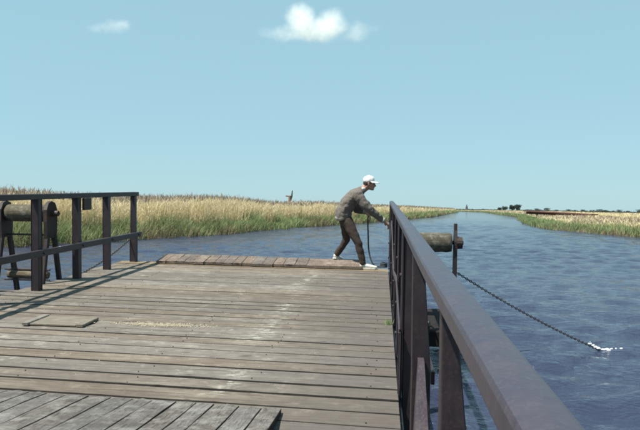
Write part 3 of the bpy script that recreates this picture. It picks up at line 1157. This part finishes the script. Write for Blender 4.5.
# flat-bar braces on the inner side
def flat(bm, pts, w=0.045, th=0.012):
    for a, b in zip(pts, pts[1:]):
        add_bar(bm, a, b, th, w, (0, 1, 0.3), 0.002)


part('brace', lambda bm: flat(bm, [(0.138, 4.22, -0.04), (0.138, 4.20, 0.42), (0.138, 5.3, 0.62), (0.138, 6.46, 0.52)]), 'strap_paint', rail_r)
part('brace', lambda bm: flat(bm, [(0.138, 6.50, 0.52), (0.138, 8.02, 0.95), (0.138, 9.5, 0.35)]), 'strap_paint', rail_r)
def knee(bm):
    lo = [(0.150, 2.66, -0.05), (0.250, 2.66, -0.05), (0.250, 2.80, -0.05), (0.150, 2.80, -0.05)]
    hi = [(0.192, 3.02, 0.56), (0.222, 3.02, 0.56), (0.222, 3.075, 0.56), (0.192, 3.075, 0.56)]
    a_ = [bm.verts.new(p) for p in lo]
    b_ = [bm.verts.new(p) for p in hi]
    bm.faces.new(a_)
    bm.faces.new(b_[::-1])
    for k in range(4):
        bm.faces.new((a_[k], a_[(k + 1) % 4], b_[(k + 1) % 4], b_[k]))


part('knee_brace', knee, 'strap_paint', rail_r)
part('foot_plate', lambda bm: add_box(bm, (0.085, 3.00, 0.006), (0.139, 3.24, 0.03), 0.004), 'iron', rail_r)
# moss tuft at the foot of a post
V, F = [], []
for k in range(60):
    a = random.uniform(0, 6.28)
    x, y = 0.085 + random.gauss(0, 0.02), 6.35 + random.gauss(0, 0.05)
    h = random.uniform(0.02, 0.07)
    i = len(V)
    V += [(x - 0.003, y, 0), (x + 0.003, y, 0), (x + math.cos(a) * 0.03, y + math.sin(a) * 0.03, h)]
    F.append((i, i + 1, i + 2))
me = bpy.data.meshes.new('grass_tuft')
me.from_pydata(V, [], F)
o = new('grass_tuft', me, 'sedge_green')
o.matrix_world = FER
tag(o, 'small green grass tuft growing at the deck edge under the grey handrail', 'grass', kind='stuff')

# ------------------------------------------------------------------ roller stands
def cyl_x(bm, x0, x1, y, z, r, seg=20, wob=0.0):
    n = 10
    pts = [(x0 + (x1 - x0) * k / n, y, z) for k in range(n + 1)]
    rads = [r * (1 + wob * noise.noise(Vector((k * 0.7, r * 50, 0)))) for k in range(n + 1)]
    rads[0] *= 0.93
    rads[-1] *= 0.93
    add_tube(bm, pts, rads, seg)


def plate(bm, x, th, pts):
    """flat plate in the y-z plane, outline pts, thickness th along x"""
    a = [bm.verts.new((x - th / 2, y, z)) for y, z in pts]
    b = [bm.verts.new((x + th / 2, y, z)) for y, z in pts]
    bm.faces.new(a)
    bm.faces.new(b[::-1])
    for k in range(len(pts)):
        bm.faces.new((a[k], b[k], b[(k + 1) % len(pts)], a[(k + 1) % len(pts)]))


# towards the reeds: tall stand with a wooden drum on top and a thin roller at its foot
st = empty('roller_stand', ferry)
st['label'] = 'tall iron stand with a wooden drum above and a thin roller below'
sy = 8.35
part('drum', lambda bm: cyl_x(bm, -5.27, -4.68, sy, 0.965, 0.122, 22, 0.03), 'drum_wood', st, True)
part('lower_roller', lambda bm: cyl_x(bm, -5.27, -4.68, sy, 0.09, 0.058, 16, 0.03), 'roller_wood', st, True)
for sx in (-5.31, -4.64):
    out = [(-0.14, 0.62), (0.14, 0.62), (0.16, 0.85), (0.155, 1.02), (0.10, 1.11), (0.0, 1.14), (-0.10, 1.11), (-0.155, 1.02), (-0.16, 0.85)]
    part('side_plate', lambda bm: plate(bm, sx, 0.05, [(sy + a * 0.9, b) for a, b in out]), 'iron', st)
    for s in (-1, 1):
        part('leg', lambda bm: add_bar(bm, (sx, sy + s * 0.27, -0.19), (sx, sy + s * 0.09, 0.66), 0.055, 0.05, (0, 1, 0), 0.004), 'iron', st)
    part('hub', lambda bm: bmesh.ops.create_cone(bm, cap_ends=True, segments=12, radius1=0.045, radius2=0.04, depth=0.14, matrix=Matrix.Translation((sx + (0.05 if sx > -5 else -0.05), sy, 0.965)) @ Matrix.Rotation(R(90), 4, 'Y')), 'iron', st)
for zz, yy in ((0.66, sy), (0.165, sy - 0.02), (0.02, sy - 0.03)):
    part('tie_rod', lambda bm: add_tube(bm, [(-5.31, yy, zz), (-4.64, yy, zz)], 0.014, 8), 'iron', st)
part('outrigger', lambda bm: [add_box(bm, (-6.0, sy - 0.32, -0.30), (-4.63, sy - 0.20, -0.18), 0.006), add_box(bm, (-5.7, sy + 0.20, -0.30), (-4.63, sy + 0.32, -0.18), 0.006)], 'rail_paint', st)
part('foot_board', lambda bm: add_box(bm, (-5.55, sy - 0.34, -0.176), (-4.68, sy - 0.16, -0.13), 0.006), 'flap_wood', st)

# other side: lower stand with a stout drum outside the handrail
st = empty('roller_stand', ferry)
st['label'] = 'stout weathered drum in iron cheeks outside the grey handrail'
sy = 9.2
part('drum', lambda bm: cyl_x(bm, 0.38, 1.03, sy, 0.60, 0.142, 24, 0.04), 'drum_wood', st, True)
part('lower_roller', lambda bm: cyl_x(bm, 0.40, 1.0, sy, 0.10, 0.06, 16, 0.03), 'roller_wood', st, True)
for sx in (0.33, 1.085):
    part('cheek', lambda bm: plate(bm, sx, 0.045, [(sy - 0.085, -0.5), (sy + 0.085, -0.5), (sy + 0.085, 0.62), (sy + 0.03, 0.78), (sy + 0.02, 0.88), (sy - 0.02, 0.88), (sy - 0.03, 0.78), (sy - 0.085, 0.62)]), 'iron', st)
    part('hub', lambda bm: bmesh.ops.create_cone(bm, cap_ends=True, segments=14, radius1=0.095, radius2=0.085, depth=0.09, matrix=Matrix.Translation((sx + (0.055 if sx > 0.5 else -0.055), sy, 0.60)) @ Matrix.Rotation(R(90), 4, 'Y')), 'iron', st)
part('axle', lambda bm: add_tube(bm, [(0.25, sy, 0.60), (1.20, sy, 0.60)], 0.03, 10), 'iron', st)
part('sponson', lambda bm: add_box(bm, (0.165, 8.3, -0.72), (1.18, 9.85, -0.50), 0.02), 'hull_tar', st)
part('fender_board', lambda bm: [add_bar(bm, (0.40, 8.35, -0.46), (0.62, 8.6, -0.46), 0.22, 0.07, bev=0.008), add_bar(bm, (0.36, 8.8, -0.46), (0.52, 9.0, -0.46), 0.16, 0.07, bev=0.008)], 'flap_wood', st)

# ------------------------------------------------------------------ chains
def chain_mesh(pts, link_l, wire, name):
    pts = [Vector(p) for p in pts]
    L = [0]
    for a, b in zip(pts, pts[1:]):
        L.append(L[-1] + (b - a).length)
    n = int(L[-1] / (link_l * 0.74))
    bm = bmesh.new()

    def at(s):
        s = max(0, min(L[-1] - 1e-6, s))
        for k in range(len(L) - 1):
            if L[k + 1] >= s:
                t = (s - L[k]) / (L[k + 1] - L[k])
                return pts[k].lerp(pts[k + 1], t)
        return pts[-1]
    for k in range(n):
        s = (k + 0.5) * link_l * 0.74
        c = at(s)
        d = (at(s + 0.02) - at(s - 0.02)).normalized()
        u = d.cross(Vector((0, 0, 1))).normalized()
        if k % 2:
            u = d.cross(u).normalized()
        a, b = link_l * 0.5 - wire, link_l * 0.27
        path = []
        for q in range(10):
            t = 2 * math.pi * q / 10
            path.append(c + d * (a * math.cos(t)) + u * (b * math.sin(t)))
        path.append(path[0])
        add_tube(bm, path, wire, 6, cap=False)
    return mesh_of(bm, name, True)


def fer(p):
    return FER @ Vector(p)


ent = Vector((3.55, 10.23, -0.02))
A = fer((0.30, 9.2, 0.10))
B = fer((0.72, 9.2, 0.175))
C = fer((1.12, 9.22, 0.16))
pts = [A, B]
for k in range(25):
    t = k / 24
    p = C.lerp(ent, t)
    p.z -= 0.06 * 4 * t * (1 - t)
    pts.append(p)
pts.append(ent + Vector((0.8, 0.25, -0.25)))
o = new('ferry_chain', chain_mesh(pts, 0.050, 0.0075, 'ferry_chain'), 'chain_iron')
tag(o, 'taut dark ferry chain running from the stout drum down into the river', 'chain')

p0, p1 = fer((LX - 0.06, 10.74, 0.40)), fer((-4.63, 9.0, -0.03))
pts = []
for k in range(17):
    t = k / 16
    p = p0.lerp(p1, t)
    p.z -= 0.06 * 4 * t * (1 - t)
    pts.append(p)
o = new('mooring_chain', chain_mesh(pts, 0.05, 0.006, 'mooring_chain'), 'chain_iron')
tag(o, 'thin slack chain hanging from the end post of the railing by the reeds', 'chain')

# foam where the chain cuts the water
bm = bmesh.new()
rf = random.Random(4)
up_ch = (C - ent).normalized()
for k in range(60):
    t = rf.random()
    if k < 38:
        q = ent + up_ch * (0.34 * t) + Vector((rf.gauss(0, 0.015), rf.gauss(0, 0.02), rf.uniform(0, 0.02)))
    else:
        q = ent + Vector((0.5 * t, 0.10 * t + rf.gauss(0, 0.05), 0.03))
    r_ = rf.choice([0.006, 0.009, 0.012, 0.018, 0.024]) * (1.1 - 0.4 * t)
    if k >= 38 and rf.random() < 0.5:
        continue
    bmesh.ops.create_icosphere(bm, subdivisions=1, radius=r_, matrix=Matrix.Translation((q.x, q.y, max(0.02, q.z))) @ Matrix.Diagonal((1.5, 1, 0.7, 1)))
o = new('foam', mesh_of(bm, 'foam', True), 'foam')
tag(o, 'white foam where the ferry chain cuts into the river surface', 'foam', kind='stuff')

# ================================================================== MAN
def fuse(name, sweeps, voxel, smooth=6, extra=None):
    """sweeps: list of chains of (x, y, z, rx[, ry, rz]); solid spheres along each, fused into one skin"""
    bm = bmesh.new()
    for ch in sweeps:
        for a, b in zip(ch, ch[1:]) if len(ch) > 1 else [(ch[0], ch[0])]:
            pa, pb = Vector(a[:3]), Vector(b[:3])
            ra = Vector(a[3:6]) if len(a) > 4 else Vector((a[3],) * 3)
            rb = Vector(b[3:6]) if len(b) > 4 else Vector((b[3],) * 3)
            n = max(1, int((pb - pa).length / (min(min(ra), min(rb)) * 0.30)))
            for k in range(n + 1):
                t = k / n
                p, r_ = pa.lerp(pb, t), ra.lerp(rb, t)
                bmesh.ops.create_icosphere(bm, subdivisions=2, radius=1.0, matrix=Matrix.Translation(p) @ Matrix.Diagonal((r_.x, r_.y, r_.z, 1)))
    me = bpy.data.meshes.new(name + '_raw')
    bm.to_mesh(me)
    bm.free()
    o = link(bpy.data.objects.new(name + '_raw', me))
    md = o.modifiers.new('r', 'REMESH')
    md.mode = 'VOXEL'
    md.voxel_size = voxel
    sm = o.modifiers.new('s', 'SMOOTH')
    sm.factor = 0.5
    sm.iterations = smooth
    dg = bpy.context.evaluated_depsgraph_get()
    out = bpy.data.meshes.new_from_object(o.evaluated_get(dg))
    out.name = name
    bpy.data.objects.remove(o)
    bpy.data.meshes.remove(me)
    out.polygons.foreach_set('use_smooth', [True] * len(out.polygons))
    return out


def folds(me, amp, freq, seed):
    for v in me.vertices:
        p = v.co
        d = noise.noise(Vector((p.x * freq, p.y * freq, p.z * freq * 1.8 + seed))) + 0.5 * noise.noise(p * freq * 2.3 + Vector((seed, 0, 0)))
        v.co = p + v.normal * d * amp


man = empty('person')
man.matrix_world = FER @ Matrix.Translation((-0.42, 10.72, 0.0))
tag(man, 'bending man in white cap, grey-brown sweater, dark trousers and white shoes at the railing end', 'person')


def P(x, y, z, *r):
    """ferry coordinates -> the man's own frame"""
    return (x + 0.42, y - 10.72, z) + r


YN, YF = 10.55, 10.86          # near (right) and far (left) side of the body
HD = (-0.205, 10.70, 1.455)

# hand: right hand reaching to the rail end, fingers curled round its edge
def hand(wx, wy, wz, d, up, side, curl):
    d, up, side = Vector(d).normalized(), Vector(up).normalized(), Vector(side).normalized()
    w = Vector((wx, wy, wz))
    out = [[P(*(w), 0.026, 0.026, 0.026), P(*(w + d * 0.05), 0.030, 0.034, 0.026), P(*(w + d * 0.085), 0.028, 0.036, 0.024)]]
    for k, (o_, ln) in enumerate(((-0.033, 0.075), (-0.011, 0.085), (0.011, 0.08), (0.033, 0.063))):
        b = w + d * 0.085 + side * o_
        c1 = b + d * ln * 0.5 - up * curl * ln * 0.15
        c2 = c1 + d * ln * 0.3 - up * curl * ln * 0.35
        c3 = c2 + d * ln * 0.1 - up * curl * ln * 0.35
        out.append([P(*b, 0.0105), P(*c1, 0.0098), P(*c2, 0.009), P(*c3, 0.0082)])
    b = w + d * 0.03 - side * 0.028
    out.append([P(*b, 0.013), P(*(b + d * 0.03 - side * 0.028 - up * 0.01), 0.012), P(*(b + d * 0.065 - side * 0.036 - up * 0.02), 0.010)])
    return out


rh = (0.052, 10.66, 0.815)
rd = (0.72, 0.42, -0.62)
lh = (-0.27, 10.80, 0.955)
body_sweeps = [
    # legs inside the trousers
    [P(-0.57, YN + 0.07, 0.80, 0.06), P(-0.48, YN + 0.03, 0.63, 0.05), P(-0.375, YN, 0.44, 0.045), P(-0.335, YN, 0.27, 0.04), P(-0.295, YN, 0.09, 0.035), P(-0.20, YN, 0.05, 0.03)],
    [P(-0.62, YF - 0.07, 0.80, 0.06), P(-0.605, YF - 0.02, 0.63, 0.05), P(-0.595, YF, 0.47, 0.045), P(-0.68, YF + 0.03, 0.33, 0.038), P(-0.76, YF + 0.06, 0.21, 0.035), P(-0.76, YF + 0.10, 0.15, 0.03)],
    # trunk
    [P(-0.60, 10.70, 0.82, 0.10, 0.13, 0.10), P(-0.61, 10.70, 1.0, 0.09, 0.12, 0.09), P(-0.48, 10.70, 1.20, 0.095, 0.14, 0.095), P(-0.37, 10.70, 1.29, 0.075, 0.12, 0.07)],
    [P(-0.36, 10.70, 1.31, 0.062), P(-0.285, 10.70, 1.375, 0.066), P(-0.235, 10.70, 1.42, 0.064)],
    # arms
    [P(-0.38, YN - 0.01, 1.24, 0.05), P(-0.17, YN - 0.02, 1.0, 0.038), P(*rh, 0.026)],
    [P(-0.38, YF + 0.02, 1.24, 0.05), P(-0.42, YF + 0.08, 0.98, 0.038), P(*lh, 0.026)],
    # head: skull, face wedge, jaw, chin
    [P(HD[0] - 0.012, HD[1], HD[2] + 0.012, 0.095, 0.074, 0.098)],
    [P(HD[0] + 0.020, HD[1], HD[2] - 0.020, 0.068, 0.063, 0.075)],
    [P(HD[0] + 0.015, HD[1], HD[2] - 0.072, 0.058, 0.052, 0.040), P(HD[0] + 0.052, HD[1], HD[2] - 0.096, 0.030, 0.030, 0.024)],
    # brow, nose, lips
    [P(HD[0] + 0.072, HD[1] - 0.032, HD[2] + 0.012, 0.014), P(HD[0] + 0.080, HD[1], HD[2] + 0.008, 0.014), P(HD[0] + 0.072, HD[1] + 0.032, HD[2] + 0.012, 0.014)],
    [P(HD[0] + 0.084, HD[1], HD[2] - 0.004, 0.010), P(HD[0] + 0.103, HD[1], HD[2] - 0.040, 0.0135), P(HD[0] + 0.086, HD[1], HD[2] - 0.048, 0.013)],
    [P(HD[0] + 0.076, HD[1] - 0.012, HD[2] - 0.066, 0.012), P(HD[0] + 0.076, HD[1] + 0.012, HD[2] - 0.066, 0.012)],
    # ears
    [P(HD[0] - 0.012, HD[1] - 0.074, HD[2] + 0.004, 0.016, 0.009, 0.026), P(HD[0] - 0.010, HD[1] - 0.071, HD[2] - 0.026, 0.011, 0.009, 0.014)],
    [P(HD[0] - 0.012, HD[1] + 0.074, HD[2] + 0.004, 0.016, 0.009, 0.026), P(HD[0] - 0.010, HD[1] + 0.071, HD[2] - 0.026, 0.011, 0.009, 0.014)],
]
body_sweeps += hand(*rh, rd, (0.55, 0.1, 0.7), (0.35, -0.9, 0.1), 0.8)
body_sweeps += hand(*lh, (0.75, -0.2, -0.55), (0.5, 0, 0.7), (-0.1, -1, 0), 1.6)
body = new('body', fuse('body', body_sweeps, 0.0062, 3), 'skin', man)
for s in (-1, 1):
    part('eye', lambda bm: bmesh.ops.create_uvsphere(bm, u_segments=10, v_segments=8, radius=0.011, matrix=Matrix.Translation(P(HD[0] + 0.077, HD[1] + s * 0.031, HD[2] - 0.006)[:3])), 'eye_dark', man, True)
part('mouth', lambda bm: bmesh.ops.create_uvsphere(bm, u_segments=10, v_segments=8, radius=1, matrix=Matrix.Translation(P(HD[0] + 0.083, HD[1], HD[2] - 0.068)[:3]) @ Matrix.Diagonal((0.008, 0.02, 0.0045, 1))), 'lip', man, True)
new('hair', fuse('hair', [[P(HD[0] - 0.03, HD[1], HD[2] + 0.012, 0.085, 0.079, 0.078)], [P(HD[0] - 0.062, HD[1], HD[2] - 0.025, 0.045, 0.066, 0.045)],
                          [P(HD[0] + 0.008, HD[1] - 0.070, HD[2] + 0.02, 0.014, 0.008, 0.03)], [P(HD[0] + 0.008, HD[1] + 0.070, HD[2] + 0.02, 0.014, 0.008, 0.03)]], 0.009, 4), 'hair', man)

# cap: dome plus brim
cap = empty('cap', man)
dome = fuse('dome', [[P(HD[0] - 0.012, HD[1], HD[2] + 0.062, 0.104, 0.086, 0.080)], [P(HD[0] - 0.012, HD[1], HD[2] + 0.045, 0.105, 0.087, 0.055)]], 0.009, 3)
bm = bmesh.new()
bm.from_mesh(dome)
zc = HD[2] + 0.030
bmesh.ops.bisect_plane(bm, geom=bm.verts[:] + bm.edges[:] + bm.faces[:], plane_co=(0, 0, zc), plane_no=(0.10, 0, 1), clear_inner=True)
bm.to_mesh(dome)
bm.free()
new('dome', dome, 'cap_cloth', cap)


def brim(bm):
    n = 14
    c = Vector(P(HD[0] - 0.012, HD[1], zc)[:3])
    for th in (0.0, -0.006):
        pass
    top, bot = [], []
    for ring in range(4):
        rowt, rowb = [], []
        for k in range(n + 1):
            a = R(-75) + R(150) * k / n
            ext = 0.085 * math.cos(a * 0.95) ** 0.7 * ring / 3 if math.cos(a * 0.95) > 0 else 0
            x = c.x + math.cos(a) * 0.103 + ext * 1.0
            y = c.y + math.sin(a) * 0.086
            z = c.z + 0.006 - 0.02 * (ring / 3) ** 1.2 - 0.008 * abs(math.sin(a)) ** 2 * ring / 3 - 0.1 * (math.cos(a) * 0.1)
            rowt.append(bm.verts.new((x, y, z + 0.006)))
            rowb.append(bm.verts.new((x, y, z)))
        top.append(rowt)
        bot.append(rowb)
    for rows, fl in ((top, False), (bot, True)):
        for r0, r1 in zip(rows, rows[1:]):
            for k in range(n):
                f = (r0[k], r0[k + 1], r1[k + 1], r1[k])
                bm.faces.new(f[::-1] if fl else f)
    for k in range(n):
        bm.faces.new((top[3][k], top[3][k + 1], bot[3][k + 1], bot[3][k]))


part('brim', brim, 'cap_cloth', cap, True)
part('button', lambda bm: bmesh.ops.create_uvsphere(bm, u_segments=8, v_segments=6, radius=0.009, matrix=Matrix.Translation(P(HD[0] - 0.012, HD[1], HD[2] + 0.141)[:3])), 'cap_cloth', cap)

# sweater: trunk + both sleeves in one skin
sw = fuse('sweater', [
    [P(-0.645, 10.70, 0.855, 0.150, 0.19, 0.062), P(-0.640, 10.70, 0.98, 0.142, 0.19, 0.12), P(-0.555, 10.70, 1.13, 0.142, 0.205, 0.138), P(-0.465, 10.70, 1.24, 0.130, 0.20, 0.120), P(-0.362, 10.70, 1.325, 0.086, 0.13, 0.075)],
    [P(-0.40, 10.535, 1.258, 0.100, 0.085, 0.098), P(-0.375, 10.525, 1.225, 0.095, 0.08, 0.095), P(-0.280, YN - 0.04, 1.11, 0.084), P(-0.172, YN - 0.03, 1.0, 0.072), P(-0.07, YN + 0.03, 0.915, 0.061), P(0.022, YN + 0.09, 0.838, 0.051)],
    [P(-0.41, 10.865, 1.25, 0.10, 0.085, 0.098), P(-0.42, YF + 0.07, 1.12, 0.078), P(-0.42, YF + 0.08, 0.99, 0.068), P(-0.29, 10.82, 0.965, 0.049)],
], 0.012, 8)
folds(sw, 0.013, 10, 3.0)
sweater = new('sweater', sw, 'sweater_wool', man)
sw.materials.append(MATS['hem_cloth'])
for p in sw.polygons:
    c = p.center
    if c.x < 0.02 and c.z < 0.838 - 0.30 * (c.x - 0.42 + 0.635):
        p.material_index = 1
part('cuff', lambda bm: add_tube(bm, [P(0.012, YN + 0.08, 0.845)[:3], P(0.028, YN + 0.093, 0.832)[:3], P(0.046, YN + 0.106, 0.816)[:3]], [0.052, 0.053, 0.045], 16), 'hem_cloth', sweater, True)
part('cuff', lambda bm: add_tube(bm, [P(-0.305, 10.825, 0.967)[:3], P(-0.275, 10.815, 0.958)[:3]], [0.047, 0.043], 16), 'hem_cloth', sweater, True)
new('shirt_collar', fuse('shirt_collar', [[P(-0.325, 10.70, 1.355, 0.074, 0.084, 0.040), P(-0.305, 10.70, 1.372, 0.071, 0.080, 0.03)]], 0.010, 3), 'shirt_cloth', man)

# trousers
tr = fuse('trousers', [
    [P(-0.63, 10.70, 0.88, 0.115, 0.160, 0.06), P(-0.60, 10.70, 0.80, 0.125, 0.165, 0.085)],
    [P(-0.57, YN + 0.07, 0.80, 0.105), P(-0.48, YN + 0.03, 0.63, 0.088), P(-0.375, YN, 0.44, 0.070), P(-0.335, YN, 0.27, 0.064), P(-0.295, YN, 0.115, 0.060)],
    [P(-0.62, YF - 0.07, 0.80, 0.105), P(-0.605, YF - 0.02, 0.63, 0.086), P(-0.595, YF, 0.47, 0.068), P(-0.68, YF + 0.03, 0.33, 0.060), P(-0.755, YF + 0.06, 0.215, 0.056)],
], 0.011, 7)
folds(tr, 0.008, 6.5, 11.0)
new('trousers', tr, 'trouser_cloth', man)


def shoe(loc, ang, pitch, zoff):
    root = empty('shoe', man)
    M = Matrix.Translation(P(*loc)[:3]) @ Matrix.Rotation(ang, 4, 'Z') @ Matrix.Rotation(pitch, 4, 'Y')
    up = fuse('upper', [[(-0.06, 0, 0.055, 0.045, 0.040, 0.045), (0.0, 0, 0.055, 0.045, 0.040, 0.042), (0.09, 0, 0.042, 0.05, 0.044, 0.030), (0.16, 0, 0.036, 0.040, 0.036, 0.024)],
                        [(-0.045, 0, 0.085, 0.042, 0.038, 0.03)]], 0.008, 4)
    up.transform(M)
    new('upper', up, 'shoe_cloth', root)

    def sole(bm):
        pts = [(-0.105, 0.0), (-0.09, 0.032), (-0.03, 0.038), (0.08, 0.047), (0.16, 0.04), (0.205, 0.0), (0.16, -0.04), (0.08, -0.046), (-0.03, -0.038), (-0.09, -0.032)]
        a = [bm.verts.new((x, y, 0.0)) for x, y in pts]
        b = [bm.verts.new((x, y, 0.024)) for x, y in pts]
        bm.faces.new(a[::-1])
        bm.faces.new(b)
        for k in range(10):
            bm.faces.new((a[k], a[(k + 1) % 10], b[(k + 1) % 10], b[k]))
        bm.transform(M)
    part('sole', sole, 'sole_rubber', root)
    return root


shoe((-0.245, YN, 0.004), R(-2), 0.0, 0)
shoe((-0.765, YF + 0.10, 0.105), R(62), R(14), 0)

# rope hanging from the far hand down to the deck and round the end post
rp = [(-0.215, 10.785, 0.905), (-0.225, 10.78, 0.80), (-0.215, 10.78, 0.55), (-0.205, 10.76, 0.35), (-0.17, 10.74, 0.17), (-0.11, 10.72, 0.06), (-0.03, 10.72, 0.025), (0.06, 10.72, 0.03), (0.12, 10.80, 0.04)]
smooth_rp = []
for i in range(len(rp) - 1):
    p0, p1, p2, p3 = [Vector(rp[max(0, min(len(rp) - 1, i + k))]) for k in (-1, 0, 1, 2)]
    for j in range(6):
        t = j / 6
        smooth_rp.append(0.5 * ((2 * p1) + (p2 - p0) * t + (2 * p0 - 5 * p1 + 4 * p2 - p3) * t * t + (3 * p1 - p0 - 3 * p2 + p3) * t ** 3))
bm = bmesh.new()
add_tube(bm, smooth_rp, 0.0125, 8)
for k in range(3):
    ring = [(0.06 + 0.055 * math.cos(a), 10.72 + 0.07 * math.sin(a), 0.03 + 0.028 * k) for a in [2 * math.pi * q / 16 for q in range(17)]]
    add_tube(bm, ring, 0.0125, 7)
o = new('rope', mesh_of(bm, 'rope', True), 'rope_dark')
o.matrix_world = FER
tag(o, "dark rope hanging from the man's hand to a small coil on the deck", 'rope')
